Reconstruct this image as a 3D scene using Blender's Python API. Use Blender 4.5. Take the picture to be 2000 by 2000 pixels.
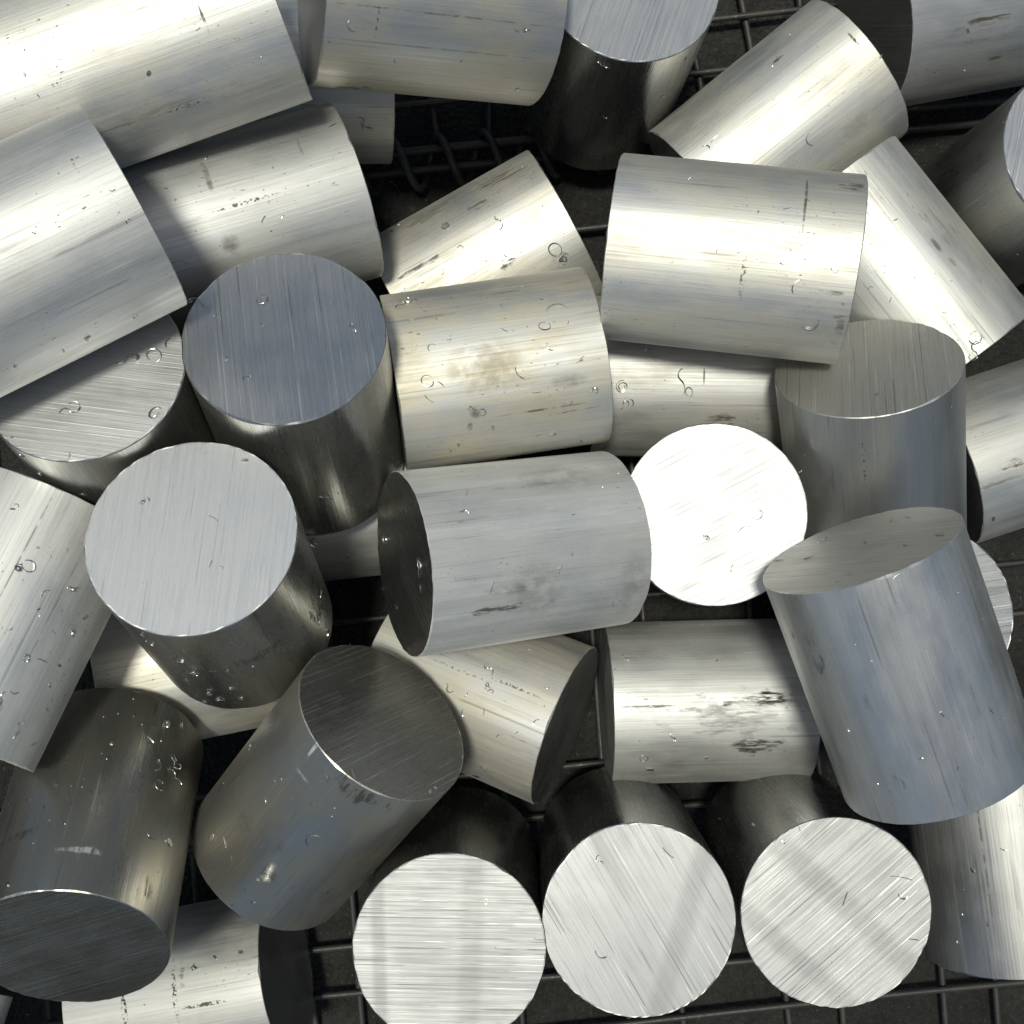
import bpy, bmesh, math, random
from mathutils import Vector, Matrix

for o in list(bpy.data.objects):
    bpy.data.objects.remove(o, do_unlink=True)
scene = bpy.context.scene
COL = scene.collection
R = 0.05                       # billet radius in metres

# ---------------------------------------------------------------- camera
CAM_H = 16.75 * R
cam_data = bpy.data.cameras.new("camera")
cam_data.sensor_fit = 'HORIZONTAL'
cam_data.sensor_width = 36.0
cam_data.lens = 36.0 * 2400.0 / 2000.0
cam_data.clip_start = 0.01
cam_data.clip_end = 500.0
cam = bpy.data.objects.new("camera", cam_data)
cam.location = (0.0, 0.0, CAM_H)
cam.rotation_euler = (0.0, 0.0, 0.0)      # straight down on the pile
COL.objects.link(cam)
scene.camera = cam

# ---------------------------------------------------------------- sky and sun
SUN_DIR = Vector((-0.08, 0.08, 0.98)).normalized()     # towards the sun
elev = math.asin(SUN_DIR.z)
azim = math.atan2(SUN_DIR.x, SUN_DIR.y)
world = bpy.data.worlds.new("World")
scene.world = world
world.use_nodes = True
wn = world.node_tree.nodes
wl = world.node_tree.links
wn.clear()
sky = wn.new("ShaderNodeTexSky")
sky.sky_type = 'NISHITA'
sky.sun_disc = False
sky.sun_elevation = elev
sky.sun_rotation = azim
sky.air_density = 0.6
sky.dust_density = 2.0
sky.ozone_density = 1.5
bg = wn.new("ShaderNodeBackground")
bg.inputs["Strength"].default_value = 0.09
wo = wn.new("ShaderNodeOutputWorld")
wl.new(sky.outputs["Color"], bg.inputs["Color"])
wl.new(bg.outputs["Background"], wo.inputs["Surface"])

sun_data = bpy.data.lights.new("sun", 'SUN')
sun_data.energy = 2.6
sun_data.angle = math.radians(7.0)      # hazy sun, soft shadow edges
sun_data.color = (1.0, 0.992, 0.982)
sun = bpy.data.objects.new("sun", sun_data)
sun.location = SUN_DIR * 3
sun.rotation_euler = SUN_DIR.to_track_quat('Z', 'Y').to_euler()
COL.objects.link(sun)

scene.render.engine = 'CYCLES'
scene.cycles.max_bounces = 7
scene.cycles.glossy_bounces = 6
scene.cycles.use_adaptive_sampling = True
scene.cycles.adaptive_threshold = 0.02
scene.cycles.use_denoising = True
scene.cycles.sample_clamp_indirect = 6.0
vs = scene.view_settings
vs.view_transform = 'Standard'
vs.look = 'None'
vs.exposure = 0.0
vs.gamma = 1.0
vs.use_white_balance = True
vs.white_balance_temperature = 7150
vs.white_balance_tint = 1
vs.use_curve_mapping = False

# ---------------------------------------------------------------- tables
# billet: name, base point, axis, camera-side direction, length, saw-line angle, saw-line strength, which end shows its face
BILLETS = [
    ('b01', -0.1195, 0.2594, 0.2136, -0.9341, -0.3544, 0.0436, 0.1844, -0.3741, 0.9089, 0.16, 0.0, 0.4, 'top'),
    ('b02', -0.1777, 0.1429, 0.2597, -0.8445, -0.4873, 0.2222, 0.3523, -0.193, 0.9158, 0.1274, 0.0, 0.4, 'top'),
    ('b03', -0.0903, 0.1836, 0.1334, -0.9248, -0.3256, 0.1967, 0.2712, -0.202, 0.9411, 0.1289, 0.0, 0.4, 'top'),
    ('b04', -0.113, 0.0317, 0.121, 0.0116, 0.4256, 0.9048, 0.3018, -0.8642, 0.4026, 0.1276, -7.4, 0.75, 'top'),
    ('b05', -0.2124, 0.0211, 0.1163, 0.0167, 0.3753, 0.9268, 0.57, -0.7651, 0.2996, 0.1299, 48.1, 0.4, 'top'),
    ('b06', 0.0458, 0.0895, 0.1365, -0.9826, -0.159, 0.0957, 0.1124, -0.0996, 0.9887, 0.1144, 0.0, 0.4, 'top'),
    ('b07', -0.1512, -0.0626, 0.1446, 0.001, 0.412, 0.9112, 0.5503, -0.761, 0.3436, 0.1249, -35.1, 0.3, 'top'),
    ('b08', 0.0556, -0.0149, 0.1347, -0.924, -0.1065, 0.3673, 0.3608, 0.0752, 0.9296, 0.1231, -41.0, 0.5, 'top'),
    ('b09', 0.1253, -0.0103, 0.0404, -0.12, 0.07, 0.9903, -0.5286, -0.8489, -0.0041, 0.1303, 149.1, 0.35, 'top'),
    ('b10', 0.0553, 0.145, 0.1641, 0.9825, -0.1283, 0.1351, -0.1591, -0.2002, 0.9667, 0.127, 0.0, 0.4, 'base'),
    ('b11', 0.2196, -0.0122, 0.1003, -0.2209, 0.7851, 0.5786, -0.1884, -0.6164, 0.7646, 0.1168, -0.4, 0.8, 'top'),
    ('b12', 0.2194, -0.1325, 0.2061, -0.3752, 0.9061, 0.1957, -0.1623, -0.2721, 0.9485, 0.1264, 54.9, 0.7, 'top'),
    ('b13', 0.1156, 0.1976, 0.0665, 0.785, 0.6102, 0.1074, -0.0186, -0.1501, 0.9885, 0.1232, 0.0, 0.4, 'base'),
    ('b14', 0.1903, 0.1935, 0.0921, 0.6089, -0.7922, 0.041, -0.2932, -0.1767, 0.9396, 0.1294, 0.0, 0.4, 'base'),
    ('b15', 0.3475, 0.3251, 0.0666, -0.9703, -0.2078, 0.1241, 0.1827, -0.2927, 0.9386, 0.1299, -4.2, 0.4, 'top'),
    ('b16', 0.3062, 0.1911, 0.0242, 0.1137, 0.0798, 0.9903, -0.8337, -0.5345, 0.1387, 0.1297, 43.3, 0.6, 'top'),
    ('b17', 0.2716, 0.0269, 0.067, 0.9483, 0.3174, 0.004, -0.0286, 0.0731, 0.9969, 0.13, 114.3, 0.4, 'base'),
    ('b18', 0.219, -0.0551, 0.0678, 0.06, -0.03, 0.9977, -0.9573, 0.2814, 0.0661, 0.0999, -155.6, 0.8, 'top'),
    ('b19', 0.2732, -0.1256, 0.1292, 0.1172, -0.9912, 0.0614, -0.3416, 0.0178, 0.9397, 0.125, 0.0, 0.4, 'base'),
    ('b20', 0.1686, -0.2086, 0.0613, 0.0, -0.0, 1.0, -0.6288, 0.7776, -0.0, 0.1367, -87.6, 0.85, 'top'),
    ('b21', 0.181, -0.1165, 0.0668, -0.9997, -0.0248, 0.0087, 0.0047, 0.1555, 0.9878, 0.1222, -51.7, 0.4, 'top'),
    ('b22', 0.0669, -0.2131, 0.051, -0.01, 0.02, 0.9997, -0.2866, 0.9578, -0.022, 0.1538, -166.4, 0.7, 'top'),
    ('b23', -0.0323, -0.225, 0.0535, 0.0, -0.0, 1.0, 0.1421, 0.9899, -0.0, 0.1525, -83.0, 0.85, 'top'),
    ('b24', -0.072, -0.0905, 0.0647, 0.9004, -0.3282, 0.2857, -0.2146, 0.2364, 0.9477, 0.116, -129.0, 0.4, 'top'),
    ('b25', -0.1377, -0.1959, 0.1296, 0.5532, 0.6836, 0.4761, -0.3241, -0.3499, 0.8789, 0.1269, 162.4, 0.75, 'top'),
    ('b26', -0.2308, -0.1368, 0.1215, 0.0658, -0.6266, 0.7765, 0.3366, 0.7466, 0.5739, 0.1307, -50.0, 0.45, 'top'),
    ('b27', -0.2431, 0.0024, 0.183, -0.3417, -0.8835, 0.3205, 0.4184, 0.1623, 0.8936, 0.1283, 0.0, 0.4, 'base'),
    ('b28', -0.1224, -0.0765, 0.0658, -0.9709, -0.1777, 0.1609, 0.1457, 0.0956, 0.9847, 0.128, 0.0, 0.4, 'top'),
    ('b29', -0.2586, -0.3097, 0.0658, 0.975, 0.2067, 0.0816, -0.1416, 0.2951, 0.9449, 0.1223, 121.4, 0.4, 'top'),
    ('b30', -0.3387, -0.2694, 0.1291, -0.1767, -0.8872, 0.4263, 0.4087, 0.3278, 0.8518, 0.1299, 0.0, 0.4, 'base'),
    ('b31', 0.014, 0.2776, 0.1564, -0.9483, -0.02, 0.3167, 0.2989, -0.3915, 0.8703, 0.1252, -45.3, 0.4, 'top'),
    ('b32', -0.0769, 0.2703, 0.0667, -0.9877, -0.0379, 0.1516, 0.1556, -0.3277, 0.9319, 0.1291, 0.0, 0.4, 'top'),
    ('b33', 0.054, 0.2713, 0.0291, 0.0899, 0.1679, 0.9817, -0.2866, -0.9396, 0.1869, 0.134, -1.7, 0.5, 'top'),
    ('b34', -0.0668, 0.1256, 0.0644, 0.8772, 0.474, 0.0766, 0.02, -0.1955, 0.9805, 0.1144, 0.0, 0.4, 'base'),
    ('b35', 0.0491, 0.0851, 0.0667, 0.9998, -0.0133, 0.0174, -0.0187, -0.1103, 0.9937, 0.1284, 0.0, 0.4, 'base'),
    ('b36', -0.0046, 0.0187, 0.0649, -0.9936, -0.1027, 0.046, 0.0483, -0.0199, 0.9986, 0.1284, 0.0, 0.4, 'top'),
]
STAINS = {
    'b21': [(-0.0002, 0.031, 0.0068, 0.023, 'smear', 0.8), (-0.0283, 0.04, 0.0067, 0.0231, 'smear', 0.72), (-0.0102, 0.0494, 0.0125, 0.0366, 'smear', 0.25), (-0.0027, 0.1063, 0.0006, 0.0272, 'smear', 0.5)],
    'b10': [(-0.0507, 0.1212, 0.0039, 0.0078, 'streak', 0.85), (-0.0373, 0.0967, 0.0203, 0.0008, 'line', 0.6), (0.0114, 0.117, 0.0016, 0.0067, 'smear', 0.5), (0.0302, 0.1224, 0.0147, 0.0037, 'smear', 0.55), (0.0092, 0.0706, 0.0118, 0.0013, 'dots', 0.5)],
    'b01': [(-0.0324, 0.0604, 0.0013, 0.013, 'dots', 0.9), (0.0031, 0.0355, 0.0072, 0.0007, 'line', 0.5), (-0.0313, 0.0679, 0.0083, 0.0274, 'smear', 0.25)],
    'b31': [(-0.064, 0.1003, 0.0047, 0.0139, 'streak', 0.9), (-0.0149, 0.0991, 0.0094, 0.0008, 'dots', 0.7), (-0.0067, 0.0678, 0.0006, 0.0639, 'line', 0.55), (-0.0242, 0.0649, 0.0006, 0.0652, 'line', 0.3)],
    'b03': [(0.01, 0.0644, 0.0011, 0.0175, 'dots', 0.55), (0.0311, 0.0789, 0.0119, 0.0021, 'soft', 0.5), (-0.0091, 0.0786, 0.0071, 0.0054, 'soft', 0.4), (0.0324, 0.0274, 0.0078, 0.0008, 'line', 0.4)],
    'b34': [(-0.0517, 0.0869, 0.0079, 0.0184, 'streak', 0.7), (-0.0366, 0.0722, 0.0051, 0.0103, 'streak', 0.7), (-0.0537, 0.0418, 0.0058, 0.0215, 'streak', 0.55), (0.0039, 0.0712, 0.0027, 0.0084, 'smear', 0.8), (0.015, 0.0985, 0.0038, 0.0078, 'smear', 0.6), (-0.0164, 0.0634, 0.0096, 0.012, 'soft', -0.3), (-0.0198, 0.0239, 0.002, 0.0181, 'smear', 0.5)],
    'b13': [(-0.0365, 0.0792, 0.0013, 0.0044, 'line', 0.7), (-0.0153, 0.1169, 0.0053, 0.0009, 'line', 0.7), (0.027, 0.0938, 0.0075, 0.0188, 'soft', 0.25)],
    'b14': [(-0.0413, 0.0654, 0.01, 0.0349, 'streak', 0.4), (-0.0309, 0.0665, 0.0015, 0.0064, 'line', 0.5)],
    'b12': [(-0.04, 0.0909, 0.0049, 0.0106, 'smear', 0.6), (-0.0403, 0.1075, 0.0041, 0.0131, 'streak', 0.4), (-0.0205, 0.0232, 0.0062, 0.0073, 'smear', 0.55), (-0.0225, 0.0673, 0.0024, 0.0069, 'smear', 0.5)],
    'b26': [(0.0032, 0.1071, 0.0185, 0.0025, 'smear', -0.8), (-0.0329, 0.1174, 0.004, 0.0067, 'streak', 0.5), (-0.0162, 0.0083, 0.0016, 0.0069, 'streak', 0.7), (0.0438, 0.0934, 0.0128, 0.0031, 'smear', 0.6), (0.0042, 0.0762, 0.0007, 0.0229, 'line', -0.3)],
    'b25': [(-0.0178, 0.1258, 0.0011, 0.0116, 'line', -0.7), (-0.0135, 0.1055, 0.0052, 0.0011, 'line', -0.4), (0.0144, 0.1197, 0.0182, 0.0048, 'smear', 0.6), (-0.0218, 0.0527, 0.0062, 0.0078, 'soft', 0.35), (-0.0002, 0.0579, 0.0039, 0.0062, 'soft', 0.5)],
    'b08': [(-0.0313, 0.09, 0.0029, 0.0238, 'smear', 0.6), (-0.0251, 0.0662, 0.0201, 0.0172, 'soft', 0.22), (-0.0305, 0.0101, 0.0233, 0.0092, 'soft', 0.25), (0.0405, 0.042, 0.0121, 0.0239, 'soft', 0.2), (-0.02, 0.0808, 0.0037, 0.0169, 'soft', 0.3)],
    'b06': [(0.0012, 0.0659, 0.0189, 0.0216, 'warm', 0.3), (-0.0212, 0.0743, 0.0042, 0.0038, 'soft', 0.5), (-0.012, 0.0236, 0.0046, 0.011, 'soft', 0.25), (-0.0258, 0.0386, 0.0007, 0.0249, 'line', 0.5), (-0.0294, 0.0191, 0.001, 0.0168, 'smear', 0.5), (0.0356, 0.093, 0.0011, 0.0217, 'line', 0.25)],
    'b35': [(0.0242, 0.0749, 0.0042, 0.0123, 'smear', 0.7), (-0.0007, 0.0644, 0.0054, 0.0006, 'line', 0.4)],
    'b29': [(0.0043, 0.0385, 0.0133, 0.0017, 'dots', 0.8), (-0.0005, 0.0698, 0.0179, 0.0016, 'dots', 0.75), (0.0101, 0.0872, 0.0013, 0.0144, 'dots', 0.6), (-0.0096, 0.075, 0.0053, 0.002, 'smear', 0.5)],
    'b15': [(-0.0064, 0.0793, 0.0018, 0.0209, 'streak', 0.75), (-0.0183, 0.0764, 0.0015, 0.0211, 'streak', 0.6), (-0.031, 0.0728, 0.0023, 0.0039, 'streak', 0.8), (-0.0116, 0.0919, 0.0028, 0.0242, 'streak', 0.4)],
    'b17': [(0.0094, 0.0217, 0.004, 0.011, 'smear', 0.8), (0.018, 0.0139, 0.0017, 0.0193, 'streak', 0.5)],
    'b02': [(-0.0236, 0.0337, 0.0015, 0.0358, 'streak', 0.4), (-0.0213, 0.0179, 0.001, 0.018, 'streak', 0.35), (0.0279, 0.0167, 0.0048, 0.0007, 'dots', 0.5)],
    'b07': [(0.0441, 0.0455, 0.0139, 0.0189, 'smear', 0.8), (0.0036, 0.0732, 0.0157, 0.0057, 'smear', 0.5)],
    'b11': [(-0.0047, 0.0894, 0.001, 0.02, 'dots', 0.6)],
    'b24': [(-0.0061, 0.0563, 0.0009, 0.0185, 'dots', 0.5), (-0.0091, 0.0879, 0.0009, 0.0181, 'dots', 0.5), (0.0177, 0.1144, 0.0005, 0.0177, 'line', 0.4)],
    'b19': [(0.01, 0.0566, 0.0006, 0.0567, 'line', 0.5)],
    'b27': [(0.0037, 0.0278, 0.0005, 0.0354, 'line', 0.35), (-0.0219, 0.0517, 0.0006, 0.0355, 'line', 0.3)],
}
CHIPS = [
    ('b01', 'f', -0.2264, 0.2033, 0.2667, 0.14, -0.26, 0.96, 0.0024),
    ('b01', 'l', -0.2216, 0.1948, 0.2626, 0.21, -0.44, 0.87, 0.0019),
    ('b01', 'f', -0.1718, 0.2076, 0.2567, 0.24, -0.54, 0.8, 0.0029),
    ('b02', 'c', -0.1711, 0.1381, 0.3096, 0.26, -0.02, 0.96, 0.0031),
    ('b02', 'c', -0.1666, 0.1261, 0.3064, 0.38, -0.25, 0.89, 0.0022),
    ('b02', 'c', -0.1727, 0.0893, 0.2752, 0.53, -0.83, 0.2, 0.0028),
    ('b02', 'n', -0.192, 0.0787, 0.2823, 0.53, -0.81, 0.24, 0.0032),
    ('b02', 'l', -0.2023, 0.0724, 0.2839, 0.53, -0.82, 0.22, 0.0042),
    ('b02', 'f', -0.2196, 0.0643, 0.2941, 0.54, -0.78, 0.33, 0.0018),
    ('b03', 'c', -0.1606, 0.1867, 0.1899, -0.02, 0.55, 0.83, 0.0032),
    ('b03', 'l', -0.0963, 0.2077, 0.1773, -0.0, 0.52, 0.85, 0.0055),
    ('b03', 'l', -0.1305, 0.1539, 0.1917, 0.27, -0.21, 0.94, 0.0043),
    ('b03', 'l', -0.121, 0.1553, 0.1892, 0.28, -0.25, 0.93, 0.0032),
    ('b03', 'l', -0.1708, 0.1302, 0.1971, 0.32, -0.39, 0.86, 0.0048),
    ('b04', 'n', -0.1573, 0.104, 0.2286, 0.01, 0.43, 0.9, 0.0086),
    ('b04', 'c', -0.1443, 0.0964, 0.2321, 0.01, 0.43, 0.9, 0.0045),
    ('b04', 'r', -0.124, 0.1055, 0.2275, 0.01, 0.43, 0.9, 0.0061),
    ('b04', 'f', -0.1225, 0.0918, 0.2339, 0.01, 0.43, 0.9, 0.003),
    ('b04', 'f', -0.1389, 0.0744, 0.2423, 0.01, 0.43, 0.9, 0.0025),
    ('b04', 'l', -0.0889, 0.1042, 0.2277, 0.01, 0.43, 0.9, 0.003),
    ('b04', 'n', -0.078, 0.0905, 0.2339, 0.01, 0.43, 0.9, 0.0035),
    ('b05', 'n', -0.1873, 0.0749, 0.2342, 0.02, 0.38, 0.93, 0.008),
    ('b05', 'r', -0.1762, 0.0768, 0.2333, 0.02, 0.38, 0.93, 0.0081),
    ('b05', 'c', -0.1708, 0.084, 0.2302, 0.02, 0.38, 0.93, 0.0061),
    ('b05', 'q', -0.2139, 0.0519, 0.244, 0.02, 0.38, 0.93, 0.0124),
    ('b05', 'r', -0.1721, 0.0476, 0.245, 0.02, 0.38, 0.93, 0.0074),
    ('b05', 'f', -0.2385, 0.0354, 0.2511, 0.02, 0.38, 0.93, 0.0022),
    ('b05', 'c', -0.2098, 0.0267, 0.2541, 0.02, 0.38, 0.93, 0.0034),
    ('b04', 'q', -0.1291, 0.0634, 0.2473, 0.01, 0.43, 0.9, 0.0059),
    ('b07', 'l', -0.1492, 0.0278, 0.2407, 0.0, 0.41, 0.91, 0.0045),
    ('b07', 'f', -0.1295, 0.0248, 0.2421, 0.0, 0.41, 0.91, 0.004),
    ('b07', 'n', -0.1752, 0.0049, 0.2511, 0.0, 0.41, 0.91, 0.0044),
    ('b07', 'l', -0.1416, -0.0032, 0.2547, 0.0, 0.41, 0.91, 0.0053),
    ('b07', 'l', -0.1409, -0.0246, 0.2644, 0.0, 0.41, 0.91, 0.0043),
    ('b07', 'c', -0.1355, -0.0255, 0.2648, 0.0, 0.41, 0.91, 0.0029),
    ('b04', 'q', -0.1035, 0.0095, 0.1892, 0.18, -0.89, 0.42, 0.007),
    ('b04', 'f', -0.1137, -0.0115, 0.1465, -0.02, -0.9, 0.43, 0.0052),
    ('b36', 'n', -0.1169, -0.0166, 0.1144, 0.09, -0.46, 0.88, 0.0066),
    ('b07', 'f', -0.1012, -0.0432, 0.19, 1.0, -0.02, 0.01, 0.0049),
    ('b07', 'q', -0.1029, -0.0501, 0.2041, 0.96, -0.24, 0.11, 0.0037),
    ('b07', 'q', -0.103, -0.06, 0.1832, 0.96, -0.25, 0.11, 0.0071),
    ('b07', 'c', -0.102, -0.0666, 0.1574, 0.98, -0.16, 0.07, 0.0051),
    ('b07', 'f', -0.1605, -0.0725, 0.242, -0.19, -0.89, 0.4, 0.004),
    ('b07', 'n', -0.1569, -0.0785, 0.2301, -0.12, -0.91, 0.41, 0.0071),
    ('b07', 'c', -0.1479, -0.0784, 0.2309, 0.07, -0.91, 0.41, 0.004),
    ('b07', 'q', -0.1399, -0.0789, 0.2269, 0.22, -0.89, 0.4, 0.0066),
    ('b07', 'n', -0.1582, -0.0947, 0.1938, -0.14, -0.9, 0.41, 0.0059),
    ('b07', 'f', -0.1445, -0.0915, 0.201, 0.13, -0.9, 0.41, 0.0042),
    ('b07', 'q', -0.1551, -0.0993, 0.1844, -0.08, -0.91, 0.41, 0.006),
    ('b07', 'c', -0.1716, -0.0616, 0.2575, -0.41, -0.83, 0.38, 0.0044),
    ('b07', 'q', -0.1705, -0.0568, 0.2693, -0.39, -0.84, 0.38, 0.0038),
    ('b07', 'c', -0.1665, -0.1027, 0.1716, -0.31, -0.87, 0.39, 0.0033),
    ('b07', 'f', -0.1445, -0.0995, 0.1833, 0.13, -0.9, 0.41, 0.0027),
    ('b07', 'c', -0.1285, -0.0771, 0.2207, 0.45, -0.81, 0.37, 0.0036),
    ('b07', 'l', -0.1174, -0.0696, 0.2185, 0.68, -0.67, 0.3, 0.0026),
    ('b05', 'c', -0.235, 0.0271, 0.247, -0.49, -0.8, 0.33, 0.0044),
    ('b05', 'q', -0.2338, 0.0197, 0.231, -0.46, -0.82, 0.34, 0.0035),
    ('b05', 'c', -0.2165, 0.009, 0.2188, -0.11, -0.92, 0.37, 0.0041),
    ('b27', 'c', -0.2426, 0.0038, 0.2353, 0.11, 0.3, 0.95, 0.0025),
    ('b27', 'f', -0.2443, 0.0013, 0.2363, 0.1, 0.3, 0.95, 0.0025),
    ('b27', 'n', -0.2393, -0.0273, 0.2425, 0.38, 0.18, 0.91, 0.0069),
    ('b27', 'r', -0.2351, -0.0261, 0.2404, 0.44, 0.15, 0.89, 0.007),
    ('b27', 'c', -0.2203, -0.019, 0.2299, 0.64, 0.03, 0.77, 0.002),
    ('b27', 'n', -0.2185, -0.0381, 0.2276, 0.78, -0.07, 0.63, 0.0041),
    ('b27', 'c', -0.2287, -0.0387, 0.2377, 0.62, 0.04, 0.78, 0.005),
    ('b27', 'f', -0.2305, -0.0473, 0.2395, 0.65, 0.03, 0.76, 0.002),
    ('b27', 'l', -0.2253, -0.0591, 0.2334, 0.8, -0.09, 0.6, 0.0035),
    ('b27', 'f', -0.2154, -0.0529, 0.2183, 0.9, -0.21, 0.38, 0.0031),
    ('b27', 'q', -0.22, -0.0627, 0.2236, 0.89, -0.2, 0.41, 0.0041),
    ('b27', 'n', -0.235, -0.0705, 0.2438, 0.72, -0.02, 0.7, 0.0035),
    ('b27', 'l', -0.23, -0.0725, 0.2376, 0.8, -0.1, 0.59, 0.006),
    ('b27', 'q', -0.2421, -0.0856, 0.2506, 0.7, -0.01, 0.72, 0.0068),
    ('b27', 'c', -0.2396, -0.0872, 0.2478, 0.75, -0.05, 0.66, 0.0044),
    ('b27', 'f', -0.2379, -0.1023, 0.2429, 0.86, -0.15, 0.49, 0.004),
    ('b27', 'l', -0.2397, -0.1075, 0.2444, 0.86, -0.16, 0.49, 0.0044),
    ('b27', 'l', -0.2361, -0.1141, 0.2314, 0.93, -0.28, 0.22, 0.004),
    ('b27', 'l', -0.2308, -0.0979, 0.2289, 0.92, -0.25, 0.28, 0.0025),
    ('b27', 'f', -0.2249, -0.0762, 0.2277, 0.9, -0.2, 0.4, 0.0025),
    ('b27', 'c', -0.2408, -0.0565, 0.2479, 0.54, 0.09, 0.84, 0.0029),
    ('b27', 'c', -0.2286, -0.0859, 0.2312, 0.9, -0.2, 0.4, 0.0025),
    ('b26', 'f', -0.2079, -0.1113, 0.1615, 0.44, 0.72, 0.54, 0.0034),
    ('b26', 'n', -0.1927, -0.1185, 0.1522, 0.74, 0.55, 0.38, 0.0057),
    ('b26', 'l', -0.1868, -0.1217, 0.1423, 0.87, 0.42, 0.27, 0.0052),
    ('b26', 'l', -0.1973, -0.1242, 0.1677, 0.63, 0.63, 0.45, 0.005),
    ('b26', 'c', -0.1898, -0.1381, 0.1746, 0.76, 0.53, 0.37, 0.0077),
    ('b26', 'n', -0.1855, -0.1377, 0.1631, 0.86, 0.43, 0.28, 0.0084),
    ('b26', 'r', -0.1882, -0.1459, 0.1828, 0.78, 0.52, 0.35, 0.0076),
    ('b26', 'n', -0.1841, -0.1436, 0.1681, 0.88, 0.41, 0.26, 0.0045),
    ('b26', 'f', -0.2356, -0.14, 0.2037, -0.18, 0.76, 0.63, 0.0042),
    ('b26', 'f', -0.2477, -0.1479, 0.207, -0.43, 0.68, 0.59, 0.0037),
    ('b26', 'l', -0.2374, -0.1497, 0.2148, -0.24, 0.75, 0.62, 0.0026),
    ('b26', 'q', -0.187, -0.1633, 0.2055, 0.76, 0.53, 0.36, 0.0063),
    ('b26', 'f', -0.1791, -0.1724, 0.1959, 0.92, 0.33, 0.19, 0.0048),
    ('b26', 'f', -0.2426, -0.1786, 0.2463, -0.4, 0.7, 0.6, 0.0039),
    ('b25', 'c', -0.1377, -0.1232, 0.1833, -0.83, 0.42, 0.36, 0.0076),
    ('b25', 'c', -0.1265, -0.1489, 0.2048, -0.6, -0.07, 0.8, 0.0058),
    ('b25', 'f', -0.1582, -0.1484, 0.1653, -0.83, 0.43, 0.35, 0.0028),
    ('b25', 't', -0.1277, -0.1895, 0.1924, -0.24, -0.42, 0.88, 0.0091),
    ('b25', 'c', -0.1046, -0.1661, 0.2097, -0.19, -0.45, 0.87, 0.0099),
    ('b25', 'f', -0.1617, -0.1755, 0.1742, -0.72, 0.11, 0.68, 0.0044),
    ('b25', 'l', -0.1528, -0.176, 0.1825, -0.64, -0.02, 0.77, 0.006),
    ('b25', 'l', -0.1498, -0.1852, 0.1838, -0.53, -0.15, 0.83, 0.006),
    ('b25', 'l', -0.1163, -0.1987, 0.1886, 0.01, -0.58, 0.82, 0.0038),
    ('b25', 'f', -0.1424, -0.2005, 0.183, -0.31, -0.36, 0.88, 0.0027),
    ('b25', 'l', -0.1502, -0.2109, 0.1759, -0.3, -0.37, 0.88, 0.0055),
    ('b25', 'c', -0.1377, -0.2086, 0.1804, -0.17, -0.47, 0.87, 0.0033),
    ('b25', 'f', -0.0984, -0.2023, 0.1814, 0.32, -0.7, 0.64, 0.0044),
    ('b25', 'c', -0.0914, -0.1332, 0.2285, -0.35, -0.33, 0.88, 0.0061),
    ('b25', 'c', -0.1171, -0.1353, 0.2132, -0.61, -0.05, 0.79, 0.0031),
    ('b25', 'f', -0.1004, -0.1467, 0.2198, -0.33, -0.35, 0.88, 0.0026),
    ('b25', 'f', -0.1339, -0.1948, 0.1882, -0.26, -0.4, 0.88, 0.0027),
    ('b26', 'f', -0.1924, -0.1799, 0.2379, 0.61, 0.64, 0.47, 0.0025),
    ('b26', 'f', -0.2031, -0.1308, 0.1833, 0.49, 0.7, 0.52, 0.0027),
    ('b26', 'f', -0.2135, -0.1232, 0.1807, 0.3, 0.76, 0.58, 0.0033),
    ('b26', 'f', -0.1773, -0.1675, 0.1674, 0.99, 0.12, 0.01, 0.0028),
    ('b06', 'r', -0.0602, 0.1095, 0.1803, -0.05, 0.74, 0.68, 0.0049),
    ('b06', 'n', -0.0559, 0.1129, 0.1768, -0.07, 0.79, 0.61, 0.0066),
    ('b06', 'l', -0.0322, 0.1141, 0.1775, -0.05, 0.74, 0.67, 0.0071),
    ('b06', 'l', -0.0055, 0.1097, 0.1825, -0.01, 0.57, 0.82, 0.0038),
    ('b06', 'l', 0.0164, 0.1137, 0.1801, -0.01, 0.58, 0.82, 0.0044),
    ('b06', 'c', 0.0232, 0.1106, 0.1821, 0.0, 0.5, 0.87, 0.0115),
    ('b06', 'r', 0.0173, 0.098, 0.1875, 0.05, 0.27, 0.96, 0.007),
    ('b06', 'c', -0.0435, 0.0872, 0.1937, 0.05, 0.25, 0.97, 0.0043),
    ('b06', 'l', -0.0041, 0.0959, 0.1892, 0.04, 0.3, 0.95, 0.0038),
    ('b06', 'c', 0.0189, 0.0864, 0.1893, 0.09, 0.04, 1.0, 0.0049),
    ('b06', 'c', 0.0299, 0.1004, 0.1862, 0.05, 0.28, 0.96, 0.0022),
    ('b34', 'n', -0.039, 0.1688, 0.1114, -0.29, 0.4, 0.87, 0.0067),
    ('b34', 'q', -0.0075, 0.1645, 0.1197, -0.12, 0.07, 0.99, 0.0072),
    ('b34', 'c', -0.0039, 0.1497, 0.1189, 0.02, -0.19, 0.98, 0.0036),
    ('b34', 'r', 0.0249, 0.1538, 0.1181, 0.12, -0.36, 0.92, 0.009),
    ('b34', 'n', 0.0301, 0.1496, 0.1153, 0.18, -0.47, 0.86, 0.0078),
    ('b34', 'f', -0.0703, 0.1749, 0.0878, -0.46, 0.78, 0.43, 0.0044),
    ('b34', 'f', -0.0729, 0.17, 0.0929, -0.44, 0.72, 0.54, 0.0031),
    ('ground', 'f', -0.0366, 0.2286, 0.0, 0.0, -0.0, 1.0, 0.0042),
    ('ground', 'l', -0.0803, 0.2233, 0.0, 0.0, -0.0, 1.0, 0.0056),
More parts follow.
